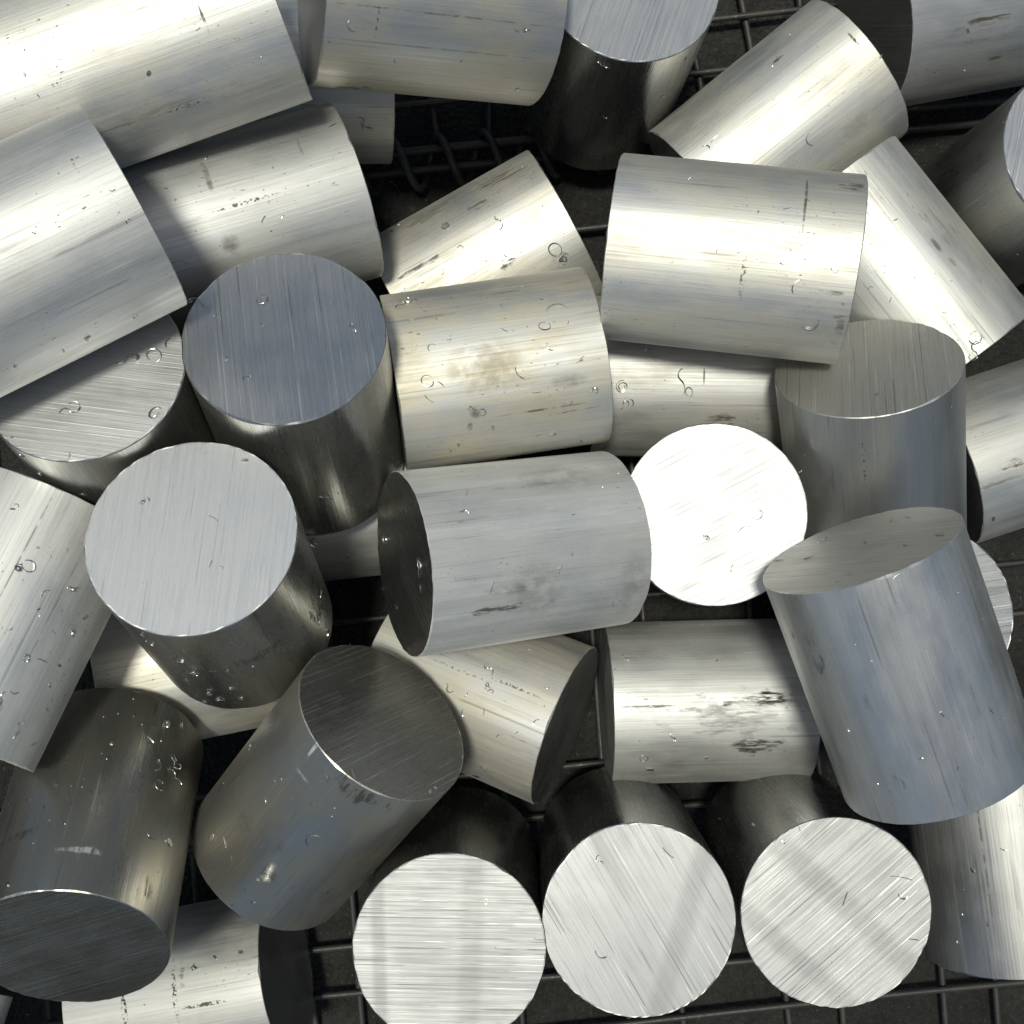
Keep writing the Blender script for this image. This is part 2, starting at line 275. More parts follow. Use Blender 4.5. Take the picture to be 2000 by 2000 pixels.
    ('b34', 'f', 0.0179, 0.1774, 0.1219, -0.12, 0.06, 0.99, 0.0024),
    ('b34', 'c', -0.03, 0.156, 0.1173, -0.15, 0.13, 0.98, 0.0036),
    ('b13', 'c', 0.1721, 0.217, 0.119, 0.16, -0.37, 0.92, 0.0072),
    ('b13', 'l', 0.1187, 0.2188, 0.1162, -0.26, 0.17, 0.95, 0.006),
    ('b13', 'q', 0.112, 0.2146, 0.1151, -0.27, 0.18, 0.94, 0.0042),
    ('b13', 'f', 0.1922, 0.2048, 0.1019, 0.46, -0.69, 0.56, 0.0031),
    ('b14', 'c', 0.2154, 0.1648, 0.1437, 0.01, 0.06, 1.0, 0.0046),
    ('b10', 'l', 0.1371, 0.1517, 0.2225, -0.08, 0.36, 0.93, 0.0031),
    ('b10', 'c', 0.1409, 0.114, 0.2226, -0.17, -0.37, 0.91, 0.0077),
    ('b10', 'f', 0.1605, 0.1199, 0.228, -0.16, -0.21, 0.97, 0.0036),
    ('b10', 'c', 0.1539, 0.0939, 0.2113, -0.19, -0.74, 0.65, 0.0094),
    ('b14', 'r', 0.2604, 0.0978, 0.1469, -0.07, -0.0, 1.0, 0.0081),
    ('b14', 'n', 0.2599, 0.0907, 0.1467, -0.14, -0.06, 0.99, 0.0069),
    ('b16', 'f', 0.2945, 0.1503, 0.0936, -0.38, -0.92, 0.12, 0.0037),
    ('b14', 'l', 0.2267, 0.1334, 0.1444, -0.15, -0.06, 0.99, 0.004),
    ('b10', 'f', 0.1232, 0.1501, 0.2217, -0.09, 0.29, 0.95, 0.0021),
    ('b10', 'c', 0.1028, 0.1311, 0.2207, -0.15, -0.13, 0.98, 0.0021),
    ('b14', 'c', 0.2046, 0.1286, 0.1359, -0.47, -0.32, 0.83, 0.0029),
    ('b14', 'l', 0.2154, 0.1208, 0.1388, -0.41, -0.27, 0.87, 0.0035),
    ('b14', 'l', 0.2436, 0.1124, 0.1456, -0.14, -0.05, 0.99, 0.0029),
    ('b16', 'c', 0.2732, 0.2163, 0.1546, -0.95, 0.3, 0.08, 0.0023),
    ('b13', 'f', 0.2126, 0.2628, 0.1288, 0.01, -0.19, 0.98, 0.0024),
    ('b15', 'f', 0.2658, 0.2808, 0.1207, 0.21, -0.49, 0.85, 0.003),
    ('ground', 'l', 0.3176, 0.2827, 0.0, 0.0, -0.0, 1.0, 0.0042),
    ('b06', 'r', -0.0442, 0.0683, 0.1951, 0.11, -0.12, 0.99, 0.0075),
    ('b06', 'l', -0.0375, 0.067, 0.1941, 0.12, -0.16, 0.98, 0.0043),
    ('b06', 'c', 0.004, 0.0715, 0.1897, 0.13, -0.2, 0.97, 0.0097),
    ('b06', 'l', 0.0136, 0.0638, 0.1859, 0.15, -0.39, 0.91, 0.006),
    ('b06', 'l', -0.0435, 0.0596, 0.1932, 0.14, -0.29, 0.95, 0.0059),
    ('b06', 'n', -0.0184, 0.0542, 0.1868, 0.16, -0.47, 0.87, 0.0054),
    ('b06', 'f', -0.0224, 0.0459, 0.1821, 0.18, -0.62, 0.76, 0.0049),
    ('b06', 'f', -0.0102, 0.0453, 0.1786, 0.18, -0.67, 0.72, 0.0033),
    ('b06', 'c', 0.0302, 0.0576, 0.1793, 0.17, -0.56, 0.81, 0.0049),
    ('b06', 'q', 0.041, 0.0643, 0.1813, 0.16, -0.46, 0.87, 0.0055),
    ('b06', 'c', 0.0139, 0.0424, 0.1683, 0.19, -0.81, 0.56, 0.0028),
    ('b06', 'f', 0.0224, 0.0425, 0.1657, 0.19, -0.83, 0.52, 0.0039),
    ('b06', 'f', -0.029, 0.0367, 0.1743, 0.18, -0.78, 0.59, 0.0033),
    ('b06', 'l', -0.0333, 0.0333, 0.1708, 0.19, -0.84, 0.51, 0.0033),
    ('b06', 'f', 0.0385, 0.0399, 0.1528, 0.18, -0.94, 0.29, 0.0029),
    ('b06', 'c', 0.0366, 0.0813, 0.1872, 0.11, -0.12, 0.99, 0.0038),
    ('b35', 'q', 0.0796, 0.0916, 0.1168, -0.02, 0.14, 0.99, 0.0084),
    ('b35', 'l', 0.0856, 0.0901, 0.1171, -0.02, 0.11, 0.99, 0.0054),
    ('b35', 's', 0.0647, 0.0737, 0.1157, -0.02, -0.22, 0.97, 0.0078),
    ('b35', 'q', 0.0642, 0.0606, 0.1106, -0.02, -0.49, 0.87, 0.0073),
    ('b35', 'c', 0.0715, 0.0649, 0.113, -0.02, -0.4, 0.92, 0.0048),
    ('b35', 'q', 0.1008, 0.0692, 0.1152, -0.02, -0.3, 0.95, 0.0108),
    ('b35', 'r', 0.1038, 0.0707, 0.1157, -0.02, -0.27, 0.96, 0.006),
    ('b08', 'l', -0.023, 0.01, 0.2041, 0.19, 0.7, 0.69, 0.0063),
    ('b08', 'q', -0.0221, -0.0008, 0.2123, 0.27, 0.49, 0.83, 0.0042),
    ('b08', 'c', -0.0717, -0.0158, 0.1495, -0.92, -0.11, 0.37, 0.0052),
    ('b08', 'q', -0.0471, -0.0236, 0.2089, -0.92, -0.11, 0.37, 0.0073),
    ('b08', 'c', -0.0466, -0.04, 0.2055, -0.92, -0.11, 0.37, 0.0047),
    ('b08', 'f', -0.064, -0.0524, 0.1583, -0.92, -0.11, 0.37, 0.004),
    ('b08', 'f', -0.0736, -0.0438, 0.1365, -0.92, -0.11, 0.37, 0.0029),
    ('b08', 'l', -0.0104, -0.0383, 0.2127, 0.38, -0.27, 0.88, 0.0068),
    ('b08', 'c', 0.0244, -0.0298, 0.2, 0.38, -0.18, 0.91, 0.0043),
    ('b08', 'l', 0.0546, -0.049, 0.1762, 0.35, -0.64, 0.68, 0.005),
    ('b08', 'f', -0.0564, -0.0, 0.1924, -0.92, -0.11, 0.37, 0.0027),
    ('b08', 'c', 0.0322, -0.0013, 0.1942, 0.31, 0.36, 0.88, 0.0021),
    ('b09', 'r', 0.133, -0.0014, 0.1723, -0.12, 0.07, 0.99, 0.0061),
    ('b09', 'c', 0.1254, -0.0083, 0.1718, -0.12, 0.07, 0.99, 0.0083),
    ('b09', 'n', 0.1057, -0.0139, 0.1699, -0.12, 0.07, 0.99, 0.0039),
    ('b09', 'l', 0.1191, -0.0305, 0.1727, -0.12, 0.07, 0.99, 0.005),
    ('b09', 'c', 0.1327, 0.0111, 0.1714, -0.12, 0.07, 0.99, 0.0033),
    ('b09', 'q', 0.1509, 0.0208, 0.1729, -0.12, 0.07, 0.99, 0.0039),
    ('b11', 'f', 0.1918, 0.062, 0.191, -0.22, 0.79, 0.58, 0.0038),
    ('b12', 'l', 0.1933, -0.0047, 0.2106, -0.38, 0.91, 0.2, 0.0047),
    ('b12', 'l', 0.1994, -0.0034, 0.2161, -0.38, 0.91, 0.2, 0.0057),
    ('b12', 'f', 0.2022, -0.0109, 0.2563, -0.38, 0.91, 0.2, 0.0048),
    ('b12', 'f', 0.1879, -0.0159, 0.2519, -0.38, 0.91, 0.2, 0.0039),
    ('b12', 'c', 0.1626, -0.0147, 0.1978, -0.38, 0.91, 0.2, 0.0075),
    ('b12', 'l', 0.1381, -0.0252, 0.1999, -0.38, 0.91, 0.2, 0.0064),
    ('b12', 'c', 0.1492, -0.0239, 0.2148, -0.38, 0.91, 0.2, 0.0052),
    ('b12', 'l', 0.1585, -0.03, 0.2611, -0.38, 0.91, 0.2, 0.0062),
    ('b12', 'c', 0.1516, -0.0331, 0.262, -0.38, 0.91, 0.2, 0.0038),
    ('b12', 'l', 0.1744, -0.0291, 0.2795, 0.04, -0.2, 0.98, 0.0042),
    ('b12', 'f', 0.1758, -0.0153, 0.226, -0.38, 0.91, 0.2, 0.0025),
    ('ground', 'q', 0.342, -0.0593, 0.0, 0.0, -0.0, 1.0, 0.007),
    ('b12', 'l', 0.1369, -0.0599, 0.2381, -0.88, -0.42, 0.24, 0.004),
    ('b12', 'f', 0.2002, -0.0941, 0.2655, 0.02, -0.2, 0.98, 0.0029),
    ('b12', 'c', 0.1627, -0.1053, 0.2431, -0.73, -0.42, 0.53, 0.0035),
    ('b12', 'l', 0.2252, -0.0935, 0.2594, 0.44, -0.01, 0.9, 0.0043),
    ('b17', 'f', 0.2874, -0.0037, 0.1036, 0.21, -0.65, 0.73, 0.0043),
    ('b12', 'c', 0.1929, -0.1158, 0.2587, -0.26, -0.31, 0.91, 0.0024),
    ('b12', 'f', 0.2094, -0.1203, 0.2598, -0.01, -0.22, 0.98, 0.0024),
    ('b12', 'c', 0.1666, -0.069, 0.2662, -0.39, -0.35, 0.85, 0.0019),
    ('b24', 'q', -0.034, -0.1033, 0.1289, -0.26, 0.12, 0.96, 0.0053),
    ('b24', 'q', -0.0118, -0.0942, 0.131, -0.13, 0.41, 0.9, 0.0065),
    ('b24', 'n', -0.0132, -0.1012, 0.1334, -0.19, 0.29, 0.94, 0.0059),
    ('b24', 'c', -0.0259, -0.1053, 0.1313, -0.26, 0.13, 0.96, 0.0029),
    ('b24', 'c', -0.0286, -0.1163, 0.1308, -0.33, -0.08, 0.94, 0.0053),
    ('b24', 'l', -0.0161, -0.1142, 0.1349, -0.29, 0.04, 0.96, 0.0041),
    ('b24', 'c', 0.013, -0.118, 0.1434, -0.25, 0.16, 0.96, 0.0046),
    ('b24', 'c', -0.0073, -0.1269, 0.1372, -0.34, -0.13, 0.93, 0.0053),
    ('b24', 'c', 0.0198, -0.1005, 0.1383, -0.09, 0.5, 0.86, 0.0023),
    ('b24', 'f', -0.0212, -0.1561, 0.11, -0.43, -0.79, 0.45, 0.0055),
    ('b24', 'c', -0.0164, -0.1489, 0.1227, -0.43, -0.6, 0.67, 0.0036),
    ('b24', 'l', 0.0029, -0.1248, 0.1409, -0.31, -0.03, 0.95, 0.0023),
    ('b25', 'l', -0.0783, -0.1293, 0.2314, 0.55, 0.68, 0.48, 0.0066),
    ('b25', 'n', -0.0407, -0.1431, 0.2075, 0.55, 0.68, 0.48, 0.0042),
    ('b21', 'c', 0.0671, -0.0869, 0.1059, -0.01, 0.65, 0.76, 0.0061),
    ('b21', 'c', 0.0787, -0.1099, 0.1168, 0.0, 0.18, 0.98, 0.003),
    ('b21', 'q', 0.0931, -0.1292, 0.1164, 0.01, -0.21, 0.98, 0.0054),
    ('b21', 'r', 0.0782, -0.1455, 0.1101, 0.02, -0.53, 0.85, 0.0055),
    ('b21', 'f', 0.0825, -0.1535, 0.1038, 0.02, -0.69, 0.72, 0.0049),
    ('b22', 'c', 0.0461, -0.2293, 0.2049, -0.01, 0.02, 1.0, 0.0074),
    ('b22', 'l', 0.0805, -0.1755, 0.2042, -0.01, 0.02, 1.0, 0.0079),
    ('b22', 'q', 0.0449, -0.1769, 0.2038, -0.01, 0.02, 1.0, 0.0048),
    ('b21', 'c', 0.1217, -0.0882, 0.1075, -0.01, 0.59, 0.8, 0.0024),
    ('b21', 'f', 0.1153, -0.1457, 0.1091, 0.02, -0.55, 0.83, 0.0024),
    ('b20', 'l', 0.1492, -0.1625, 0.1981, -0.0, -0.0, 1.0, 0.008),
    ('b20', 'f', 0.1412, -0.1718, 0.1981, -0.0, -0.0, 1.0, 0.0027),
    ('b20', 'l', 0.1732, -0.2012, 0.1981, -0.0, -0.0, 1.0, 0.0075),
    ('b20', 'l', 0.2025, -0.1905, 0.1981, -0.0, -0.0, 1.0, 0.0117),
    ('b20', 'c', 0.203, -0.2012, 0.1981, -0.0, -0.0, 1.0, 0.0048),
    ('b20', 'l', 0.2091, -0.2225, 0.1981, -0.0, -0.0, 1.0, 0.0053),
    ('b20', 'l', 0.1892, -0.1639, 0.1981, -0.0, -0.0, 1.0, 0.0059),
    ('b20', 'f', 0.1334, -0.1731, 0.1565, -0.71, 0.71, -0.0, 0.0034),
    ('b20', 'f', 0.1245, -0.185, 0.0976, -0.88, 0.47, -0.0, 0.0031),
    ('b19', 'f', 0.2496, -0.1941, 0.172, -0.63, -0.03, 0.77, 0.0028),
    ('b19', 'c', 0.2459, -0.2207, 0.1669, -0.77, -0.05, 0.64, 0.0034),
    ('b19', 'f', 0.2562, -0.2218, 0.1763, -0.57, -0.02, 0.82, 0.0028),
    ('b19', 'c', 0.2444, -0.2359, 0.1634, -0.83, -0.06, 0.55, 0.0039),
    ('b19', 'c', 0.2631, -0.1809, 0.1797, -0.34, 0.02, 0.94, 0.0033),
    ('b19', 'c', 0.2456, -0.2065, 0.1676, -0.74, -0.05, 0.67, 0.0022),
    ('b22', 'c', 0.0264, -0.2372, 0.2049, -0.01, 0.02, 1.0, 0.0032),
    ('b23', 'f', -0.0132, -0.2, 0.2061, 0.0, -0.0, 1.0, 0.0032),
    ('b23', 'l', -0.0474, -0.2, 0.2061, 0.0, -0.0, 1.0, 0.0026),
    ('b26', 'l', -0.1733, -0.2101, 0.2072, 1.0, -0.01, -0.09, 0.0032),
    ('b29', 'f', -0.1748, -0.2622, 0.1142, -0.19, 0.56, 0.81, 0.003),
    ('b29', 'f', -0.1595, -0.2588, 0.1153, -0.19, 0.56, 0.81, 0.0036),
    ('b29', 'n', -0.1866, -0.2679, 0.1152, -0.18, 0.49, 0.85, 0.0042),
    ('b36', 'l', -0.0976, -0.0259, 0.1053, 0.1, -0.69, 0.72, 0.0067),
    ('b36', 'c', -0.1074, -0.0197, 0.1115, 0.09, -0.55, 0.83, 0.0036),
    ('b32', 'q', -0.0915, 0.2349, 0.1055, 0.14, -0.69, 0.71, 0.0073),
    ('b32', 'l', -0.0861, 0.2306, 0.0996, 0.12, -0.78, 0.61, 0.0055),
    ('b33', 'q', 0.0464, 0.2473, 0.1629, -0.38, -0.91, 0.19, 0.0056),
    ('b33', 'l', 0.0869, 0.2428, 0.118, 0.5, -0.86, 0.1, 0.0054),
    ('b33', 'f', 0.0975, 0.2537, 0.1495, 0.65, -0.75, 0.07, 0.0034),
    ('b33', 'c', 0.0548, 0.2343, 0.1072, -0.11, -0.98, 0.18, 0.003),
    ('b31', 'c', -0.0815, 0.2407, 0.2263, 0.24, -0.69, 0.68, 0.0056),
    ('b31', 'c', -0.0605, 0.2316, 0.2058, 0.16, -0.89, 0.44, 0.0026),
    ('b31', 'l', 0.0026, 0.2484, 0.2033, 0.27, -0.57, 0.77, 0.0037),
    ('b31', 'q', 0.0093, 0.2495, 0.2018, 0.27, -0.55, 0.79, 0.0042),
    ('b31', 'f', 0.0028, 0.2287, 0.1723, 0.09, -0.97, 0.21, 0.0028),
    ('b31', 'l', -0.0266, 0.2344, 0.1983, 0.19, -0.84, 0.5, 0.0021),
]

# ---------------------------------------------------------------- material helpers
class Mat:
    def __init__(self, name):
        self.m = bpy.data.materials.new(name)
        self.m.use_nodes = True
        self.n = self.m.node_tree.nodes
        self.l = self.m.node_tree.links
        self.n.clear()
        self.out = self.n.new("ShaderNodeOutputMaterial")
        self.p = self.n.new("ShaderNodeBsdfPrincipled")
        self.l.new(self.p.outputs[0], self.out.inputs["Surface"])

    def put(self, sock, v):
        if isinstance(v, bpy.types.NodeSocket):
            self.l.new(v, sock)
        elif isinstance(v, tuple) and len(v) == 3 and sock.type == 'RGBA':
            sock.default_value = (*v, 1.0)
        else:
            sock.default_value = v

    def math(self, op, a, b=0.0, c=0.0, clamp=False):
        n = self.n.new("ShaderNodeMath")
        n.operation = op
        n.use_clamp = clamp
        for s, v in zip(n.inputs, (a, b, c)):
            self.put(s, v)
        return n.outputs[0]

    def noise(self, vec, scale, detail=2.0, rough=0.5, distort=0.0):
        n = self.n.new("ShaderNodeTexNoise")
        self.put(n.inputs["Vector"], vec)
        n.inputs["Scale"].default_value = scale
        n.inputs["Detail"].default_value = detail
        n.inputs["Roughness"].default_value = rough
        n.inputs["Distortion"].default_value = distort
        return n.outputs["Fac"]

    def ramp(self, v, a, b, lo=0.0, hi=1.0):
        n = self.n.new("ShaderNodeMapRange")
        n.interpolation_type = 'SMOOTHSTEP'
        self.put(n.inputs["Value"], v)
        for k, x in (("From Min", a), ("From Max", b), ("To Min", lo), ("To Max", hi)):
            n.inputs[k].default_value = x
        return n.outputs["Result"]

    def mix(self, f, a, b, blend='MIX'):
        n = self.n.new("ShaderNodeMix")
        n.data_type = 'RGBA'
        n.blend_type = blend
        n.clamp_factor = True
        self.put(n.inputs[0], f)
        self.put(n.inputs[6], a)
        self.put(n.inputs[7], b)
        return n.outputs[2]

    def attr(self, name):
        n = self.n.new("ShaderNodeAttribute")
        n.attribute_type = 'OBJECT'
        n.attribute_name = name
        return n.outputs["Fac"]

    def comb(self, x, y, z):
        n = self.n.new("ShaderNodeCombineXYZ")
        for s, v in zip(n.inputs, (x, y, z)):
            self.put(s, v)
        return n.outputs[0]

    def objco(self):
        t = self.n.new("ShaderNodeTexCoord")
        s = self.n.new("ShaderNodeSeparateXYZ")
        self.l.new(t.outputs["Object"], s.inputs[0])
        return t.outputs["Object"], s.outputs[0], s.outputs[1], s.outputs[2]

    def bump(self, h, strength, dist):
        n = self.n.new("ShaderNodeBump")
        n.inputs["Strength"].default_value = strength
        n.inputs["Distance"].default_value = dist
        self.put(n.inputs["Height"], h)
        self.l.new(n.outputs[0], self.p.inputs["Normal"])
        return n

    def set(self, **kw):
        for k, v in kw.items():
            self.put(self.p.inputs[k.replace("_", " ")], v)

    def uvtangent(self):
        n = self.n.new("ShaderNodeTangent")
        n.direction_type = 'UV_MAP'
        n.uv_map = "UVMap"
        self.l.new(n.outputs[0], self.p.inputs["Tangent"])


def side_material(name, seed, warm, rough, dirt, stains, tone):
    """Extruded, lightly oxidised aluminium: draw lines along the axis, bands, specks, scuffs."""
    M = Mat(name)
    co, x, y, z = M.objco()
    th = M.math('ARCTAN2', y, x)
    s = M.math('MULTIPLY', th, R)                    # arc length, metres
    cx = M.math('MULTIPLY_ADD', x, 1.0, seed * 1.37)
    cy = M.math('MULTIPLY_ADD', y, 1.0, seed * 0.71)
    zl = M.math('MULTIPLY_ADD', z, 0.018, seed)
    zm = M.math('MULTIPLY_ADD', z, 0.05, seed * 0.3)
    fine = M.noise(M.comb(cx, cy, zl), 900.0, 4.0, 0.65)          # drawing lines
    band = M.noise(M.comb(cx, cy, zm), 95.0, 3.0, 0.55)           # broader bands
    wide = M.noise(M.comb(cx, cy, M.math('MULTIPLY', zm, 0.6)), 26.0, 2.0, 0.5)
    blot = M.noise(M.comb(cx, cy, M.math('MULTIPLY_ADD', z, 0.55, seed)), 42.0, 4.0, 0.6)
    spk = M.noise(M.comb(cx, cy, M.math('MULTIPLY_ADD', z, 0.45, seed)), 760.0, 1.0, 0.4)
    clump = M.noise(M.comb(cx, cy, M.math('MULTIPLY_ADD', z, 0.4, seed)), 55.0, 2.0, 0.5)
    neutral = tuple(c * tone for c in (0.62, 0.625, 0.62))       # tone puts this billet's shade or brightness into the colour
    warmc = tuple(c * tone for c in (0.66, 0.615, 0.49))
    col = M.mix(M.math('MULTIPLY', M.ramp(blot, 0.3, 0.7), warm), neutral, warmc)
    # broad bands and fine lines change how clean the metal is
    col = M.mix(M.ramp(band, 0.36, 0.64, 0.30, 0.0), col, (0.40, 0.40, 0.38))
    col = M.mix(M.ramp(fine, 0.32, 0.5, 0.32, 0.0), col, (0.36, 0.36, 0.34))
    col = M.mix(M.ramp(fine, 0.56, 0.72, 0.0, 0.22), col, (0.86, 0.86, 0.85))
    # long thin die scratches that come and go along the billet
    scr = M.noise(M.comb(cx, cy, M.math('MULTIPLY_ADD', z, 0.009, seed * 2.1)), 420.0, 2.0, 0.5)
    run = M.noise(M.comb(cx, cy, M.math('MULTIPLY_ADD', z, 0.25, seed)), 120.0, 2.0, 0.5)
    col = M.mix(M.math('MULTIPLY', M.ramp(scr, 0.36, 0.31), M.ramp(run, 0.44, 0.60, 0.0, 0.42)), col, (0.17, 0.17, 0.16))
    col = M.mix(M.math('MULTIPLY', M.ramp(scr, 0.66, 0.70), M.ramp(run, 0.58, 0.42, 0.0, 0.3)), col, (0.85, 0.85, 0.84))
    # grey oxide blotches
    col = M.mix(M.math('MULTIPLY', M.ramp(blot, 0.56, 0.74), 0.22 * dirt), col, (0.34, 0.33, 0.30))
    # dark specks that come in clumps
    sp = M.math('MULTIPLY', M.ramp(spk, 0.70, 0.76), M.ramp(clump, 0.46, 0.62))
    col = M.mix(M.math('MULTIPLY', sp, 0.75 * dirt), col, (0.10, 0.10, 0.09))
    extra_r = M.math('MULTIPLY', sp, 0.2)
    for k, (s0, h0, hs, hh, kind, g) in enumerate(stains):
        ds = M.math('DIVIDE', M.math('SUBTRACT', s, s0), max(hs, 1e-4))
        dh = M.math('DIVIDE', M.math('SUBTRACT', z, h0), max(hh, 1e-4))
        d2 = M.math('ADD', M.math('MULTIPLY', ds, ds), M.math('MULTIPLY', dh, dh))
        off = k * 3.1 + seed
        if kind in ('smear', 'streak'):
            wob = M.noise(M.comb(M.math('ADD', cx, off), cy, M.math('MULTIPLY_ADD', z, 0.5, off)), 150.0, 3.0, 0.6)
            d2 = M.math('MULTIPLY', d2, M.ramp(wob, 0.35, 0.65, 3.2, 0.45))
        fall = M.ramp(d2, 1.4, 0.25)
        if kind in ('smear', 'streak'):
            zs = 0.16 if kind == 'smear' else 0.05
            nn = M.noise(M.comb(M.math('ADD', cx, off), cy, M.math('MULTIPLY_ADD', z, zs, off)), 520.0, 4.0, 0.7)
            big = M.noise(M.comb(M.math('ADD', cx, off), cy, M.math('MULTIPLY_ADD', z, 0.45, off)), 80.0, 3.0, 0.6)
            f = M.math('MULTIPLY', fall, M.math('MULTIPLY', M.ramp(nn, 0.40, 0.54), M.ramp(big, 0.36, 0.52)))
        elif kind == 'dots':
            nn = M.noise(M.comb(M.math('ADD', cx, off), cy, M.math('ADD', z, off)), 520.0, 2.0, 0.6)
            f = M.math('MULTIPLY', fall, M.ramp(nn, 0.50, 0.58))
        elif kind == 'line':
            nn = M.noise(M.comb(M.math('ADD', cx, off), cy, M.math('ADD', z, off)), 120.0, 3.0, 0.6)
            f = M.math('MULTIPLY', fall, M.ramp(nn, 0.36, 0.56))
        else:
            nn = M.noise(M.comb(M.math('ADD', cx, off), cy, M.math('ADD', z, off)), 120.0, 4.0, 0.6)
            f = M.math('MULTIPLY', M.ramp(d2, 1.3, 0.0), M.ramp(nn, 0.32, 0.62))
        dark = {'warm': (0.50, 0.42, 0.30), 'streak': (0.15, 0.14, 0.12)}.get(kind, (0.09, 0.085, 0.08))
        if g < 0:
            dark = (0.93, 0.93, 0.92)
        f = M.math('MULTIPLY', f, min(1.0, abs(g) * 1.35), clamp=True)
        col = M.mix(f, col, dark)
        extra_r = M.math('ADD', extra_r, M.math('MULTIPLY', f, 0.3))
    rg = M.math('ADD', M.ramp(blot, 0.3, 0.7, rough - 0.05, rough + 0.07), M.ramp(fine, 0.35, 0.65, 0.05, -0.03))
    rg = M.math('ADD', rg, extra_r, clamp=True)
    M.set(Base_Color=col, Metallic=0.93, Roughness=rg, Anisotropic=0.35)
    M.uvtangent()
    h = M.math('ADD', M.math('MULTIPLY', fine, 0.5), M.math('ADD', M.math('MULTIPLY', band, 1.5), M.math('MULTIPLY', wide, 3.0)))
    M.bump(h, 0.25, 0.0006)
    return M.m


def face_material(name, seed, saw, warm, rough, bars, tone):
    """Band-sawn end grain: parallel saw lines along local X."""
    M = Mat(name)
    co, x, y, z = M.objco()
    yy = M.math('ADD', y, seed)
    xl = M.math('MULTIPLY_ADD', x, 0.006, seed)
    xm = M.math('MULTIPLY_ADD', x, 0.02, seed)
    fine = M.noise(M.comb(xl, yy, 0.3), 2200.0, 3.0, 0.7)
    mid = M.noise(M.comb(xm, yy, 0.7), 640.0, 4.0, 0.7)
    broad = M.noise(M.comb(M.math('MULTIPLY_ADD', x, 0.1, seed), yy, 0.1), 48.0, 2.0, 0.5)
    cloud = M.noise(M.comb(M.math('ADD', x, seed), yy, 0.9), 34.0, 3.0, 0.55)
    # breaks where a saw line fades out
    brk = M.noise(M.comb(M.math('ADD', x, seed), M.math('MULTIPLY', yy, 3.0), 0.2), 40.0, 2.0, 0.5)
    cut = M.noise(M.comb(xl, M.math('ADD', yy, 2.0), 0.5), 900.0, 1.5, 0.5)
    base = M.mix(warm, tuple(c * tone for c in (0.64, 0.645, 0.65)), tuple(c * tone for c in (0.60, 0.575, 0.51)))
    col = M.mix(M.ramp(cloud, 0.35, 0.7, 0.0, 0.16), base, (0.52, 0.52, 0.52))
    col = M.mix(M.ramp(fine, 0.32, 0.5, 0.30 * saw + 0.08, 0.0), col, (0.33, 0.33, 0.33))
    col = M.mix(M.ramp(mid, 0.36, 0.5, 0.25 * saw, 0.0), col, (0.36, 0.36, 0.36))
    lines = M.math('MULTIPLY', M.ramp(cut, 0.62, 0.66), M.ramp(brk, 0.40, 0.55))
    col = M.mix(M.math('MULTIPLY', lines, 0.8 * saw), col, (0.93, 0.93, 0.92))
    dl = M.math('MULTIPLY', M.ramp(cut, 0.37, 0.33), M.ramp(brk, 0.60, 0.45))
    col = M.mix(M.math('MULTIPLY', dl, 0.75 * saw), col, (0.16, 0.16, 0.17))
    for (c, w, ang, g) in bars:         # dark bars: painted reflections on the bottom faces, saw marks elsewhere
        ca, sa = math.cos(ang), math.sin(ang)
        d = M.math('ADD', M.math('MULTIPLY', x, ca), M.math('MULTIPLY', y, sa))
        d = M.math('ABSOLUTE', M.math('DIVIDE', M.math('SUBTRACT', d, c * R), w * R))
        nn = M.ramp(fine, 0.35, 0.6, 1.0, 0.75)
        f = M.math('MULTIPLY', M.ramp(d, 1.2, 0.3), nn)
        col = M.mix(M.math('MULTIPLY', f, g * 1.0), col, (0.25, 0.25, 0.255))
    rg = M.math('ADD', M.ramp(cloud, 0.3, 0.7, rough - 0.04, rough + 0.06), M.ramp(mid, 0.4, 0.6, 0.05, -0.04))
    M.set(Base_Color=col, Metallic=0.95, Roughness=rg, Anisotropic=0.45)
    M.uvtangent()
    h = M.math('ADD', M.math('MULTIPLY', mid, 1.0), M.math('ADD', M.math('MULTIPLY', fine, 0.45), M.math('MULTIPLY', broad, 2.0)))
    h = M.math('ADD', h, M.math('MULTIPLY', M.math('SUBTRACT', lines, dl), 0.6))
    M.bump(h, 0.16 + 0.30 * saw, 0.00035)
    return M.m


def chip_material():
    M = Mat("bright_swarf")
    co, x, y, z = M.objco()
    n = M.noise(co, 900.0, 2.0, 0.6)
    M.set(Base_Color=M.mix(M.ramp(n, 0.35, 0.65), (0.38, 0.38, 0.37), (0.72, 0.72, 0.71)), Metallic=1.0, Roughness=0.33)
    return M.m


def wire_material():
    M = Mat("blackened_steel_wire")
    co, x, y, z = M.objco()
    n = M.noise(co, 260.0, 4.0, 0.65)
    n2 = M.noise(co, 40.0, 3.0, 0.6)
    col = M.mix(M.ramp(n2, 0.4, 0.65), (0.035, 0.037, 0.037), (0.055, 0.047, 0.038))
    col = M.mix(M.ramp(n, 0.62, 0.74), col, (0.13, 0.13, 0.125))
    M.set(Base_Color=col, Metallic=0.2, Roughness=M.ramp(n, 0.3, 0.7, 0.62, 0.40))
    M.bump(n, 0.35, 0.0006)
    return M.m


